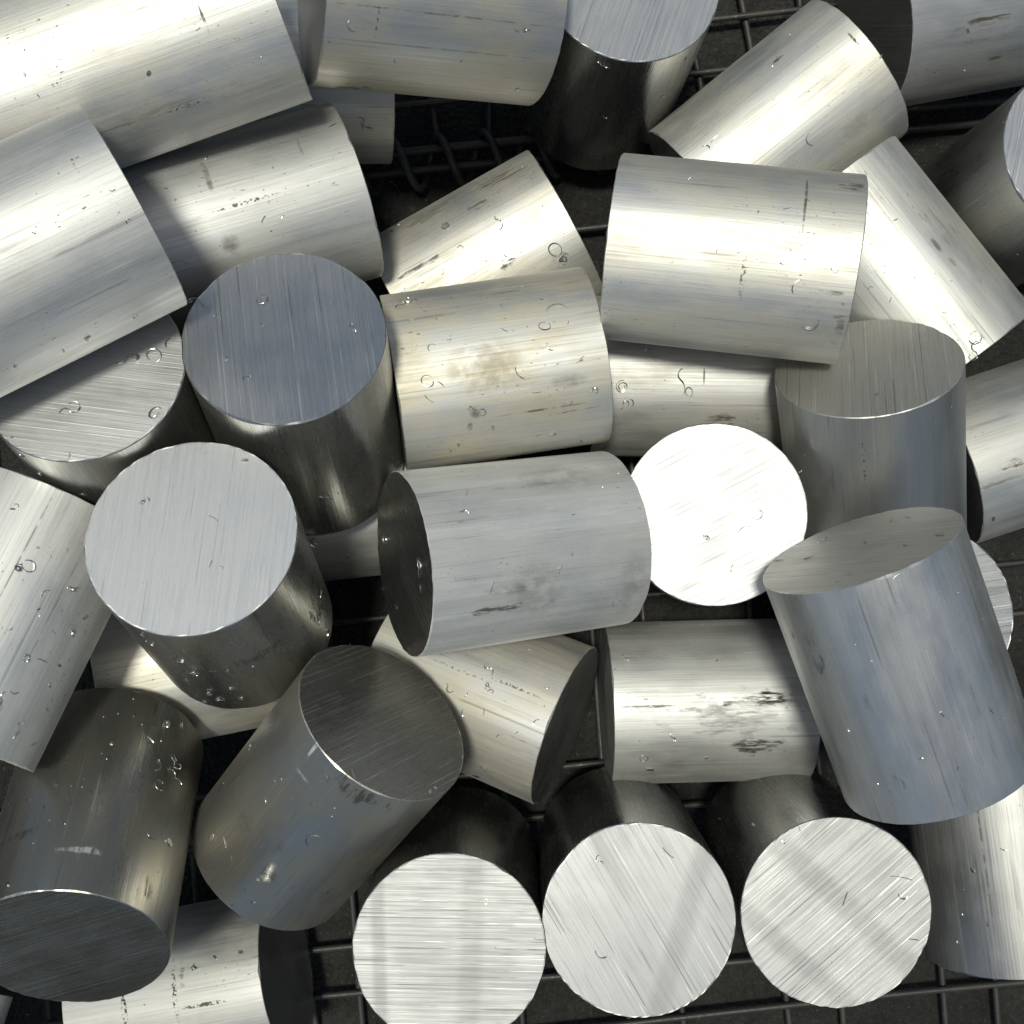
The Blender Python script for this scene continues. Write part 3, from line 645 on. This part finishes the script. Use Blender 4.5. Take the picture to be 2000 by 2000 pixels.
def ground_material():
    M = Mat("dirty_concrete")
    co, x, y, z = M.objco()
    a = M.noise(co, 9.0, 5.0, 0.6)
    b = M.noise(co, 70.0, 5.0, 0.65)
    c = M.noise(co, 420.0, 3.0, 0.6)
    v = M.n.new("ShaderNodeTexVoronoi")
    v.inputs["Scale"].default_value = 260.0
    M.l.new(co, v.inputs["Vector"])
    col = M.mix(M.ramp(a, 0.35, 0.65), (0.012, 0.0115, 0.010), (0.03, 0.0285, 0.025))
    col = M.mix(M.ramp(b, 0.45, 0.68, 0.0, 0.8), col, (0.010, 0.0095, 0.009))
    col = M.mix(M.ramp(b, 0.40, 0.28, 0.0, 0.6), col, (0.06, 0.057, 0.05))
    col = M.mix(M.ramp(c, 0.60, 0.74, 0.0, 0.8), col, (0.11, 0.105, 0.095))
    M.set(Base_Color=col, Metallic=0.0, Roughness=0.85)
    M.bump(M.math('ADD', b, M.math('ADD', M.math('MULTIPLY', c, 0.5), M.math('MULTIPLY', v.outputs["Distance"], 0.8))), 1.0, 0.006)
    return M.m


# ---------------------------------------------------------------- mesh helpers
def link(o, parent=None):
    COL.objects.link(o)
    if parent:
        o.parent = parent
    return o


def mesh_obj(name, verts, faces, mat, parent=None, smooth=True, sharp=None, uvs=None):
    me = bpy.data.meshes.new(name)
    me.from_pydata(verts, [], faces)
    me.materials.append(mat)
    if smooth:
        me.polygons.foreach_set("use_smooth", [True] * len(me.polygons))
        if sharp:
            me.set_sharp_from_angle(angle=math.radians(sharp))
    if uvs:
        uv = me.uv_layers.new(name="UVMap")
        for lp in me.loops:
            uv.data[lp.index].uv = uvs(me, lp)
    me.update()
    return link(bpy.data.objects.new(name, me), parent)


def tube(path, r, n=8, closed=False):
    vs_, fs = [], []
    N = len(path)
    up = None
    for i, p in enumerate(path):
        a = path[(i - 1) % N] if (closed or i > 0) else path[i]
        b = path[(i + 1) % N] if (closed or i < N - 1) else path[i]
        t = (Vector(b) - Vector(a)).normalized()
        if up is None:
            up = Vector((0, 0, 1)) if abs(t.z) < 0.9 else Vector((1, 0, 0))
        e = t.cross(up).normalized()
        up = e.cross(t).normalized()
        for k in range(n):
            ang = 2 * math.pi * k / n
            vs_.append(tuple(Vector(p) + r * (math.cos(ang) * e + math.sin(ang) * up)))
    for i in range(N if closed else N - 1):
        for k in range(n):
            j = (i + 1) % N
            fs.append((i * n + k, i * n + (k + 1) % n, j * n + (k + 1) % n, j * n + k))
    if not closed:
        fs.append(tuple(range(n - 1, -1, -1)))
        fs.append(tuple((N - 1) * n + k for k in range(n)))
    return vs_, fs


# ---------------------------------------------------------------- ground
gm = ground_material()
g = 40.0
ground = mesh_obj("ground", [(-g, -g, 0), (g, -g, 0), (g, g, 0), (-g, g, 0)], [(0, 1, 2, 3)], gm, smooth=False)
ground["kind"] = "structure"

# ---------------------------------------------------------------- wire basket
wm = wire_material()
px = 16.55 * R / 2400.0                      # one photograph pixel at basket-floor depth
ox, oy = (860 - 1000) * px, -(300 - 1000) * px
basket = link(bpy.data.objects.new("wire_basket", None))
basket.location = (ox, oy, 0.0)
basket.rotation_euler = (0, 0, math.radians(5.5))
basket["label"] = "blackened steel wire mesh basket floor with hinge coils under the billets"
basket["category"] = "wire basket"
WR = 0.0022
random.seed(11)
pitch = 103 * px


def wire(a, b, r, z, bow=0.0022):
    n = 14
    pts = []
    ph = random.random() * 6
    d = Vector((b[0] - a[0], b[1] - a[1], 0))
    nrm = Vector((-d.y, d.x, 0)).normalized()
    for i in range(n):
        t = i / (n - 1)
        p = Vector((a[0], a[1], z)) + d * t + nrm * (bow * math.sin(ph + t * 7.0))
        pts.append(p)
    v, f = tube(pts, r, 8)
    mesh_obj("wire", v, f, wm, basket, sharp=50)


x0, x1 = -11 * pitch, 13 * pitch
top_y, hinge_b = 4 * pitch, -36 * px
low_t, low_b = -176 * px, -19 * pitch
for i in range(-10, 13):                     # cross wires of both floor panels
    wire((i * pitch, top_y), (i * pitch, -2 * px), WR, 0.0098)
    if i % 3 != 1:
        wire((i * pitch, low_t + 6 * px), (i * pitch, low_b), WR, 0.0098)
for j in range(0, 5):                        # long wires, upper panel
    wire((x0, j * pitch), (x1, j * pitch), 0.0034 if j == 0 else WR, 0.0142)
wire((x0, hinge_b), (x1, hinge_b), 0.0032, 0.0112)
for j in (0, 2, 4, 5, 7, 8, 10, 11, 13, 14, 15, 17):      # long wires, lower panel
    wire((x0, low_t - j * pitch), (x1, low_t - j * pitch), WR, 0.0138)
# hinge coil wound round the two middle rods
pts = []
turns = 9
x_start = -1.75 * pitch
for i in range(turns * 28 + 1):
    t = i / 28.0
    a = 2 * math.pi * t
    pts.append((x_start + t * 0.86 * pitch, -20 * px + 0.0165 * math.cos(a), 0.0150 + 0.0105 * math.sin(a)))
v, f = tube(pts, 0.0027, 8)
coil = mesh_obj("hinge_coil", v, f, wm, basket, sharp=50)

# ---------------------------------------------------------------- billets
LABEL = {
    'b01': "broad pale billet in the top left corner with a rubbed dotted stripe",
    'b02': "bright billet running off the left edge, tilted, with dark streaks along its lower half",
    'b03': "streaky silver billet lying right of the left edge billet, above the blue-grey cut face",
    'b04': "leaning billet with a dark blue-grey brushed cut face looking up",
    'b05': "billet leaning at left with its brushed grey face half covered by a lying billet",
    'b06': "cream tinted billet dotted with curly chips lying right of the blue-grey face",
    'b07': "leaning billet with a large pale round face and chips stuck below its rim",
    'b08': "horizontal billet in the centre with a dark oval face at its left end",
    'b09': "standing billet with a glaring white round face right of centre",
    'b10': "bright horizontal billet right of centre with a thin dark ring mark near its right end",
    'b11': "leaning billet at right with a fine vertically brushed face, wedged under the bright horizontal billet",
    'b12': "large grey billet at right with a narrow tilted oval face at its upper end",
    'b13': "smooth bright billet lying diagonally near the top right, rising to the right",
    'b14': "billet sloping down to the right beneath the bright horizontal billet",
    'b15': "billet in the top right corner with black scratches and a dark left face",
    'b16': "dark sided standing billet at the right edge showing a sliver of bright cut face",
    'b17': "striped billet at the right edge behind the brushed face billet, dark face to the left",
    'b18': "billet with a coarse sawn face peeking out right of the large grey billet",
    'b19': "grey-blue billet in the lower right corner lying below the large grey billet",
    'b20': "standing billet with coarse diagonal saw lines, rightmost of the three bottom faces",
    'b21': "pale horizontal billet with black smudges below the glaring white face",
    'b22': "standing billet with bright slanting saw lines, middle of the three round faces at the bottom",
    'b23': "standing billet with level saw lines, leftmost of the three round faces at the bottom",
    'b24': "cream billet sloping down to the right below the central horizontal billet, dark right face",
    'b25': "dark leaning billet with a brushed oval face and a tubular chip on its side",
    'b26': "dull grey billet at lower left with a nearly black oval face at the bottom",
    'b27': "white billet littered with chips leaning at the left edge below the grey brushed face",
    'b28': "half shaded cream billet lying beneath the large pale round face",
    'b29': "billet lying at the bottom left with dotted ring marks, under the dark oval face",
    'b30': "billet showing only a small sliver in the bottom left corner",
    'b31': "golden grey billet lying along the top edge left of a pale round face",
    'b32': "billet end tucked under the golden grey billet at the top",
    'b33': "standing billet at the top edge with a pale blue face and a black shaded side",
    'b34': "scuffed billet with brown grey patches lying above the cream tinted billet",
    'b35': "billet lying under the bright horizontal billet, left of the brushed face",
    'b36': "shadowed billet glimpsed left of the central billet's dark oval face",
}
# warmth, roughness, dirt of the rolled side; warmth and roughness of the sawn face
LOOK = {
    'b01': (0.5, 0.46, 0.7, 0.2, 0.4), 'b01b': (0.5, 0.46, 0.6, 0.2, 0.4), 'b02': (0.1, 0.44, 0.9, 0.2, 0.4), 'b03': (0.1, 0.44, 0.9, 0.2, 0.4),
    'b04': (0.6, 0.3, 0.5, 0, 0.44), 'b05': (0.3, 0.36, 0.5, 0.1, 0.48), 'b06': (1.0, 0.50, 0.8, 0.2, 0.4),
    'b07': (0.5, 0.32, 0.8, 0, 0.64), 'b08': (0.1, 0.57, 0.6, 0.4, 0.28), 'b09': (0.2, 0.4, 0.5, 0, 0.66),
    'b10': (0.6, 0.44, 0.8, 0.2, 0.4), 'b11': (0.2, 0.36, 0.5, 0.8, 0.74), 'b12': (0, 0.34, 0.7, 0.6, 0.58),
    'b13': (0.5, 0.44, 0.5, 0.2, 0.4), 'b14': (0.3, 0.46, 0.6, 0.2, 0.4), 'b15': (0.1, 0.42, 0.9, 0.4, 0.4),
    'b16': (0.2, 0.34, 0.5, 0, 0.5), 'b17': (0.4, 0.42, 0.9, 0.2, 0.4), 'b18': (0.1, 0.4, 0.6, 0, 0.56),
    'b19': (0, 0.34, 0.6, 0.2, 0.4), 'b20': (0.2, 0.26, 0.5, 0, 0.6), 'b21': (0.0, 0.46, 0.9, 0.1, 0.4),
    'b22': (0.2, 0.26, 0.5, 0, 0.6), 'b23': (0.2, 0.26, 0.5, 0, 0.6), 'b24': (0.7, 0.48, 0.6, 0.2, 0.36),
    'b25': (1.0, 0.34, 0.6, 0.7, 0.27), 'b26': (0.7, 0.34, 0.7, 1.0, 0.26), 'b27': (0.1, 0.48, 0.9, 0.2, 0.4),
    'b28': (0.8, 0.46, 0.5, 0.2, 0.4), 'b29': (0.3, 0.44, 0.9, 0.2, 0.4), 'b31': (1.0, 0.40, 0.6, 0.3, 0.4),
    'b32': (0.5, 0.46, 0.8, 0.2, 0.4), 'b33': (0.4, 0.28, 0.5, 0, 0.58), 'b34': (0.8, 0.46, 0.9, 0.2, 0.4),
    'b35': (0.3, 0.46, 0.8, 0.2, 0.4), 'b36': (0.3, 0.42, 0.5, 0.2, 0.4),
}
# dark bars, painted reflections and one machining mark, across the sawn lines of the three bottom faces: offset, width (radii), angle to the saw line, strength
BARS = {
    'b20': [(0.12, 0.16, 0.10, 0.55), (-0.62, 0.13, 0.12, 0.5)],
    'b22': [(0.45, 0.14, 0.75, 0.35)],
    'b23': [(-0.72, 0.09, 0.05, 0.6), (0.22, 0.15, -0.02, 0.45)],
    'b18': [(-0.2, 0.06, 1.45, 0.4), (0.25, 0.05, 1.5, 0.5)],
}
# colour multiplier of rolled side and sawn faces: shade and brightness painted per billet
TONE = {
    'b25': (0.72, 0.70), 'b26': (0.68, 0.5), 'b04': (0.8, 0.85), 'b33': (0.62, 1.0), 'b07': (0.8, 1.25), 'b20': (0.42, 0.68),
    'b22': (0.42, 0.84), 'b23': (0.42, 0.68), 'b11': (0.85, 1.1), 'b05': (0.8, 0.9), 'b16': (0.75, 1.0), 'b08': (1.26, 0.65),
    'b24': (1.05, 0.65), 'b15': (0.9, 0.6), 'b29': (1.0, 0.45), 'b12': (1.12, 0.9), 'b36': (0.8, 0.8), 'b17': (1.0, 0.7),
    'b31': (0.88, 0.9), 'b35': (0.9, 0.9), 'b19': (0.62, 0.9), 'b09': (0.9, 1.15), 'b18': (0.8, 0.85), 'b27': (1.2, 1.0),
}
SEG = 112


def billet(row, k):
    nm, bx, by, bz, zx, zy, zz, xx, xy, xz, L, saw_ang, saw, cap = row
    zv = Vector((zx, zy, zz)).normalized()
    xv = Vector((xx, xy, xz))
    xv = (xv - zv * xv.dot(zv)).normalized()
    yv = zv.cross(xv)
    M4 = Matrix(((xv.x, yv.x, zv.x, bx), (xv.y, yv.y, zv.y, by), (xv.z, yv.z, zv.z, bz), (0, 0, 0, 1)))
    warm, rough, dirt, fwarm, frough = LOOK.get(nm, (0.3, 0.44, 0.6, 0.2, 0.4))
    frough -= 0.04
    rough += 0.08 if zv.z < 0.6 else -0.04
    root = link(bpy.data.objects.new("aluminium_billet", None))
    root.matrix_world = M4
    root["label"] = LABEL[nm]
    root["category"] = "metal billet"
    root["group"] = "sawn round aluminium billets in the heap"
    rnd = random.Random(100 + k)
    c = 0.0004
    # side with a small broken edge; the rim carries a slight burr
    prof = [(-c, 0.0), (0.0, c), (0.0, L * 0.33), (0.0, L * 0.67), (0.0, L - c), (-c, L)]
    verts, faces = [], []
    burr0 = [rnd.uniform(-1, 1) for _ in range(SEG)]
    burr1 = [rnd.uniform(-1, 1) for _ in range(SEG)]
    nick = [[0.0] * SEG, [0.0] * SEG]                 # knocked spots on both rims
    for e in (0, 1):
        for _ in range(rnd.randint(4, 8)):
            j0, w, dp = rnd.randrange(SEG), rnd.randint(1, 3), rnd.uniform(0.0003, 0.0010)
            for q in range(-w, w + 1):
                nick[e][(j0 + q) % SEG] = max(nick[e][(j0 + q) % SEG], dp * (1 - abs(q) / (w + 1)))
    skew = [(rnd.uniform(-0.012, 0.012), rnd.uniform(-0.012, 0.012)) for _ in (0, 1)]     # cuts are never quite square
    for i, (dr, h) in enumerate(prof):
        for j in range(SEG):
            a = 2 * math.pi * j / SEG
            b = (burr0 if i < 2 else burr1)[j] * 0.00016 if i in (0, 1, 4, 5) else 0.0
            e = 0 if i < 3 else 1
            nk = nick[e][j] if i in (0, 1, 4, 5) else 0.0
            rr = R + dr + b * 0.6 - nk * (0.8 if i in (0, 5) else 0.25)
            hh = h + (b if i in (0, 5) else 0)
            if i in (1, 4):
                hh += nk * (1 if i == 1 else -1)
            if i in (0, 1, 4, 5):
                hh += R * (skew[e][0] * math.cos(a) + skew[e][1] * math.sin(a))
            verts.append((rr * math.cos(a), rr * math.sin(a), hh))
    for i in range(len(prof) - 1):
        for j in range(SEG):
            j2 = (j + 1) % SEG
            faces.append((i * SEG + j, i * SEG + j2, (i + 1) * SEG + j2, (i + 1) * SEG + j))

    def uv_side(me, lp):
        co = me.vertices[lp.vertex_index].co
        return (math.atan2(co.y, -co.x) / (2 * math.pi), co.z * 3)
    sm = side_material("aluminium_side_" + nm, k * 1.913 + 0.37, warm, rough, dirt, STAINS.get(nm, []), TONE.get(nm, (1.0, 1.0))[0])
    mesh_obj("round_side", verts, faces, sm, root, sharp=25, uvs=uv_side)
    # two sawn faces
    for end, hz in (('base', 0.0), ('top', L)):
        shown = end == cap
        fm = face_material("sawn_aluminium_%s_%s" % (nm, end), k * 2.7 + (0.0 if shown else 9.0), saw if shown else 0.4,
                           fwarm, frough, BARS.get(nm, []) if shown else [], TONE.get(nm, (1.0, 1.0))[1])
        ang = math.radians(saw_ang) if shown else rnd.uniform(0, 3.1)
        sk = skew[0] if end == 'base' else skew[1]
        idx0 = 0 if end == 'base' else (len(prof) - 1) * SEG
        vs_ = []
        ca, sa = math.cos(-ang), math.sin(-ang)
        for ring in (1.0, 0.988):
            for j in range(SEG):
                X, Y, Z = verts[idx0 + j]
                X, Y = X * ring, Y * ring
                vs_.append((X * ca - Y * sa, X * sa + Y * ca, (Z - hz) if ring == 1.0 else sk[0] * X + sk[1] * Y))
        vs_.append((0, 0, 0))
        fs = []
        for j in range(SEG):
            j2 = (j + 1) % SEG
            q = (j, j2, SEG + j2, SEG + j)
            t = (SEG + j, SEG + j2, 2 * SEG)
            if end == 'base':
                q, t = q[::-1], t[::-1]
            fs += [q, t]

        def uv_face(me, lp):          # U across the saw lines
            co = me.vertices[lp.vertex_index].co
            return (co.y * 8 + 0.5, co.x * 8 + 0.5)
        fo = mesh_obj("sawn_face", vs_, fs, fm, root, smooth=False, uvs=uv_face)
        fo.location = (0, 0, hz)
        fo.rotation_euler = (0, 0, ang)
    return root


GEO = []
for k, row in enumerate(BILLETS):
    billet(row, k)
    GEO.append((Vector(row[1:4]), Vector(row[4:7]), Vector(row[7:10]), row[10]))

# ---------------------------------------------------------------- swarf chips
cm = chip_material()
SHORT = {
    'b01': "top left corner billet", 'b02': "bright billet at the left edge", 'b03': "streaky billet above the blue-grey face",
    'b04': "blue-grey faced leaning billet", 'b05': "half covered grey brushed face at left", 'b06': "cream tinted billet near the centre",
    'b07': "leaning billet with the large pale face", 'b08': "central horizontal billet", 'b09': "glaring white round face",
    'b10': "bright horizontal billet right of centre", 'b11': "billet with the vertically brushed face", 'b12': "large grey billet at right",
    'b13': "diagonal bright billet near the top right", 'b14': "billet sloping right under the bright one", 'b15': "top right corner billet",
    'b16': "right edge standing billet", 'b17': "striped right edge billet", 'b18': "coarse face behind the large grey billet",
    'b19': "lower right corner billet", 'b20': "rightmost bottom round face", 'b21': "smudged pale horizontal billet",
    'b22': "middle bottom round face", 'b23': "leftmost bottom round face", 'b24': "cream billet below the central one",
    'b25': "dark leaning billet at lower left", 'b26': "dull grey lower left billet", 'b27': "white chip littered billet at left",
    'b28': "half shaded cream billet", 'b29': "ring marked bottom left billet", 'b31': "golden grey billet at the top",
    'b32': "billet end under the golden grey one", 'b33': "standing billet at the top edge", 'b34': "scuffed patchy billet",
    'b35': "billet under the bright horizontal one", 'b36': "shadowed billet left of centre", 'ground': "concrete between the billets",
    'b01b': "hidden left edge billet", 'b30': "bottom left corner sliver",
}
KIND = {'c': "curved", 'r': "looped", 'q': "squiggly", 'l': "straight", 'f': "flaky", 'n': "tangled", 's': "spiral", 't': "tubular"}
ORD = "leftmost second third fourth fifth sixth seventh eighth ninth tenth eleventh twelfth".split()
same = {}
for k, c in enumerate(CHIPS):
    same.setdefault((c[0], c[1]), []).append((c[2], k))
PLACE = {}
for key, v in same.items():
    if len(v) > 1:
        for i, (_, k) in enumerate(sorted(v)):
            PLACE[k] = ", leftmost" if i == 0 else (", rightmost" if i == len(v) - 1 else ", %s from left" % ORD[min(i, 11)])


def chip_path(kind, s, rnd):
    """2D outline with lift, in metres, size s across."""
    pts = []
    if kind == 'c':
        arc = rnd.uniform(1.3, 3.4)
        r = s / (2 * math.sin(min(arc, 3.1) / 2))
        for i in range(15):
            a = arc * i / 14
            pts.append((r * math.cos(a) - r * math.cos(arc / 2), r * math.sin(a) - r * math.sin(arc / 2), 0.04 * s * math.sin(2.5 * i / 14)))
    elif kind == 'r':
        sq, ph = rnd.uniform(0.65, 0.95), rnd.uniform(0, 6)
        for i in range(24):
            u = i / 23
            a = ph + 2 * math.pi * rnd.uniform(0.86, 0.90) * u
            r = s * 0.5 * (1 - 0.2 * u)
            pts.append((r * math.cos(a), sq * r * math.sin(a), 0.16 * s * u))
    elif kind == 's':
        for i in range(40):
            t = i / 39
            a = 2 * math.pi * 1.9 * t
            r = s * 0.5 * (1 - 0.65 * t)
            pts.append((r * math.cos(a), r * math.sin(a), 0.12 * s * t))
    elif kind == 'q':
        a, x, y = rnd.uniform(0, 6), 0.0, 0.0
        bend, b1, b2, turn = rnd.choice((-1, 1)), rnd.uniform(0.08, 0.36), rnd.uniform(0.0, 0.5), rnd.randint(8, 20)
        for i in range(26):
            pts.append((x, y, 0.08 * s * abs(math.sin(i * 0.4))))
            a += bend * (b1 if i < turn else -b2) + rnd.uniform(-0.08, 0.08)
            x += math.cos(a) * s / 15
            y += math.sin(a) * s / 15
    elif kind == 'l':
        b = rnd.uniform(-0.5, 0.5)
        for i in range(8):
            t = i / 7 - 0.5
            pts.append((s * t, b * s * (t * t - 0.25) * 0.9, 0.05 * s * (t + 0.5)))
    elif kind == 'n':
        a, x, y, k = rnd.uniform(0, 6), 0.0, 0.0, rnd.uniform(0.25, 0.45)
        for i in range(34):
            pts.append((x, y, s * 0.2 * abs(math.sin(i * 0.23 + a))))
            if i % 9 == 8:
                k = rnd.choice((-1, 1)) * rnd.uniform(0.15, 0.75)
            a += k
            x += math.cos(a) * s / 10
            y += math.sin(a) * s / 10
        mx, my = sum(p[0] for p in pts) / 34, sum(p[1] for p in pts) / 34
        pts = [(p[0] - mx, p[1] - my, p[2]) for p in pts]
    return pts


def ribbon(pts, w, t, rnd):
    """Closed strip of metal: wide w (partly on edge), thick t, tapering at both ends."""
    P = [Vector(p) for p in pts]
    tw = rnd.uniform(0.3, 1.2)
    verts, faces = [], []
    N = len(P)
    for i in range(N):
        d = (P[min(i + 1, N - 1)] - P[max(i - 1, 0)]).normalized()
        e = d.cross(Vector((0, 0, 1)))
        e = e.normalized() if e.length > 1e-6 else Vector((1, 0, 0))
        u = e.cross(d).normalized()
        an = tw + 0.5 * math.sin(i * 0.35)
        a, b = math.cos(an) * e + math.sin(an) * u, -math.sin(an) * e + math.cos(an) * u
        k = min(1.0, 0.35 + 2.2 * min(i, N - 1 - i) / N)
        for sa, sb in ((-1, -1), (1, -1), (1, 1), (-1, 1)):
            verts.append(tuple(P[i] + a * (sa * w * k / 2) + b * (sb * t / 2)))
    for i in range(N - 1):
        for k in range(4):
            k2 = (k + 1) % 4
            faces.append((i * 4 + k, i * 4 + k2, i * 4 + 4 + k2, i * 4 + 4 + k))
    faces += [(3, 2, 1, 0), tuple((N - 1) * 4 + k for k in range(4))]
    return verts, faces


for k, (where, kind, x, y, z, nx, ny, nz, s) in enumerate(CHIPS):
    rnd = random.Random(900 + k)
    nrm = Vector((nx, ny, nz)).normalized()
    if kind == 't':                                   # short rolled tube of foil
        vv, ff = [], []
        n = 26
        for i in range(n + 1):
            a = 2 * math.pi * 1.15 * i / n
            for rr in (0.42, 0.36):
                q = rr * s * (1 - 0.10 * i / n)
                for zz in (0.0, 0.45 * s):
                    vv.append((q * math.cos(a), q * math.sin(a), zz))
        for i in range(n):
            a, b = i * 4, i * 4 + 4
            ff += [(a, b, b + 1, a + 1), (a + 2, a + 3, b + 3, b + 2), (a + 1, b + 1, b + 3, a + 3), (a, a + 2, b + 2, b)]
        ff += [(0, 1, 3, 2), (n * 4, n * 4 + 2, n * 4 + 3, n * 4 + 1)]
        lift = 0.0
    elif kind == 'f':
        w, l, t = s * rnd.uniform(0.35, 0.6), s * 0.9, 0.0003
        cx = rnd.uniform(0.0, 0.10) * s
        vv, ff = [], []
        for i in range(4):
            u = i / 3 - 0.5
            hw = w / 2 * (1 - 0.8 * abs(u)) * rnd.uniform(0.8, 1.2)
            zz = cx * (0.25 - u * u) * 2 + rnd.uniform(0, 0.06) * s
            for sy in (-1, 1):
                vv += [(l * u, sy * hw, zz), (l * u, sy * hw, zz + t)]
        for i in range(3):
            a, b = i * 4, i * 4 + 4
            ff += [(a, b, b + 2, a + 2), (a + 1, a + 3, b + 3, b + 1), (a, a + 1, b + 1, b), (a + 2, b + 2, b + 3, a + 3)]
        ff += [(0, 2, 3, 1), (12, 13, 15, 14)]
        lift = 0.0001
    else:
        w = rnd.uniform(0.0004, 0.0007) if s > 0.004 else rnd.uniform(0.0003, 0.0005)
        vv, ff = ribbon(chip_path(kind, s, rnd), w, rnd.uniform(0.00020, 0.00030), rnd)
        lift = w * 0.45
    o = mesh_obj("swarf_chip", vv, ff, cm, sharp=40)
    q = nrm.to_track_quat('Z', 'Y').to_matrix().to_4x4()
    tilt = Matrix.Rotation(rnd.uniform(-0.12, 0.12), 4, 'X')
    spin = Matrix.Rotation(rnd.uniform(0, 6.28), 4, 'Z')
    o.matrix_world = Matrix.Translation(Vector((x, y, z)) + nrm * lift) @ q @ spin @ tilt
    o["label"] = "%s swarf chip on the %s%s" % (KIND[kind], SHORT[where], PLACE.get(k, ""))
    o["category"] = "swarf chip"
    o["group"] = "swarf chips on the %s" % SHORT[where]

# ---------------------------------------------------------------- fine metal dust (uncountable)
rnd = random.Random(77)
vv, ff = [], []


def inside(p, skip):
    for i, (b, zv, xv, L) in enumerate(GEO):
        if i == skip:
            continue
        w = p - b
        h = w.dot(zv)
        if 0 < h < L and (w - zv * h).length < R:
            return True
    return False


def speck(p, nrm, s):
    e = nrm.orthogonal().normalized()
    gq = nrm.cross(e)
    a = rnd.uniform(0, 6.28)
    u = math.cos(a) * e + math.sin(a) * gq
    w = nrm.cross(u)
    i0 = len(vv)
    l, b, t = s, s * rnd.uniform(0.25, 0.6), s * 0.3
    for q in (u * l, w * b, -u * l * 0.8, -w * b):
        vv.append(tuple(p + q * 0.5 + nrm * t * rnd.uniform(0.1, 0.6)))
    vv.append(tuple(p + nrm * t))
    vv.append(tuple(p))
    for k in range(4):
        ff.append((i0 + k, i0 + (k + 1) % 4, i0 + 4))
        ff.append((i0 + (k + 1) % 4, i0 + k, i0 + 5))


dusty = {'b07': 3.0, 'b27': 2.5, 'b26': 2.5, 'b25': 2.2, 'b06': 1.8, 'b24': 1.3, 'b12': 1.2, 'b08': 1.0, 'b21': 1.0}
for i, (b, zv, xv, L) in enumerate(GEO):
    yv = zv.cross(xv)
    for _ in range(int(26 * dusty.get(BILLETS[i][0], 0.7))):
        a = rnd.uniform(-1.25, 1.25)
        nrm = (xv * math.cos(a) + yv * math.sin(a)).normalized()
        p = b + zv * rnd.uniform(0.02, 0.98) * L + nrm * R
        if nrm.z > 0.05 and not inside(p, i):
            speck(p, nrm, rnd.choice((0.0005, 0.0007, 0.0009, 0.0014)))
    if BILLETS[i][13] == 'top' and zv.z > 0.1:
        for _ in range(8):
            rr, a = R * math.sqrt(rnd.random()) * 0.97, rnd.uniform(0, 6.28)
            speck(b + zv * L + (xv * math.cos(a) + yv * math.sin(a)) * rr, zv, rnd.choice((0.0004, 0.0006, 0.0009)))
for _ in range(420):
    p = Vector((rnd.uniform(-0.4, 0.4), rnd.uniform(-0.4, 0.4), 0.0))
    speck(p, Vector((0, 0, 1)), rnd.choice((0.0007, 0.001, 0.0016, 0.0026)))
dust = mesh_obj("metal_dust", vv, ff, cm, smooth=False)
dust["kind"] = "stuff"
dust["label"] = "fine bright metal specks scattered over billets and concrete"
dust["category"] = "metal dust"
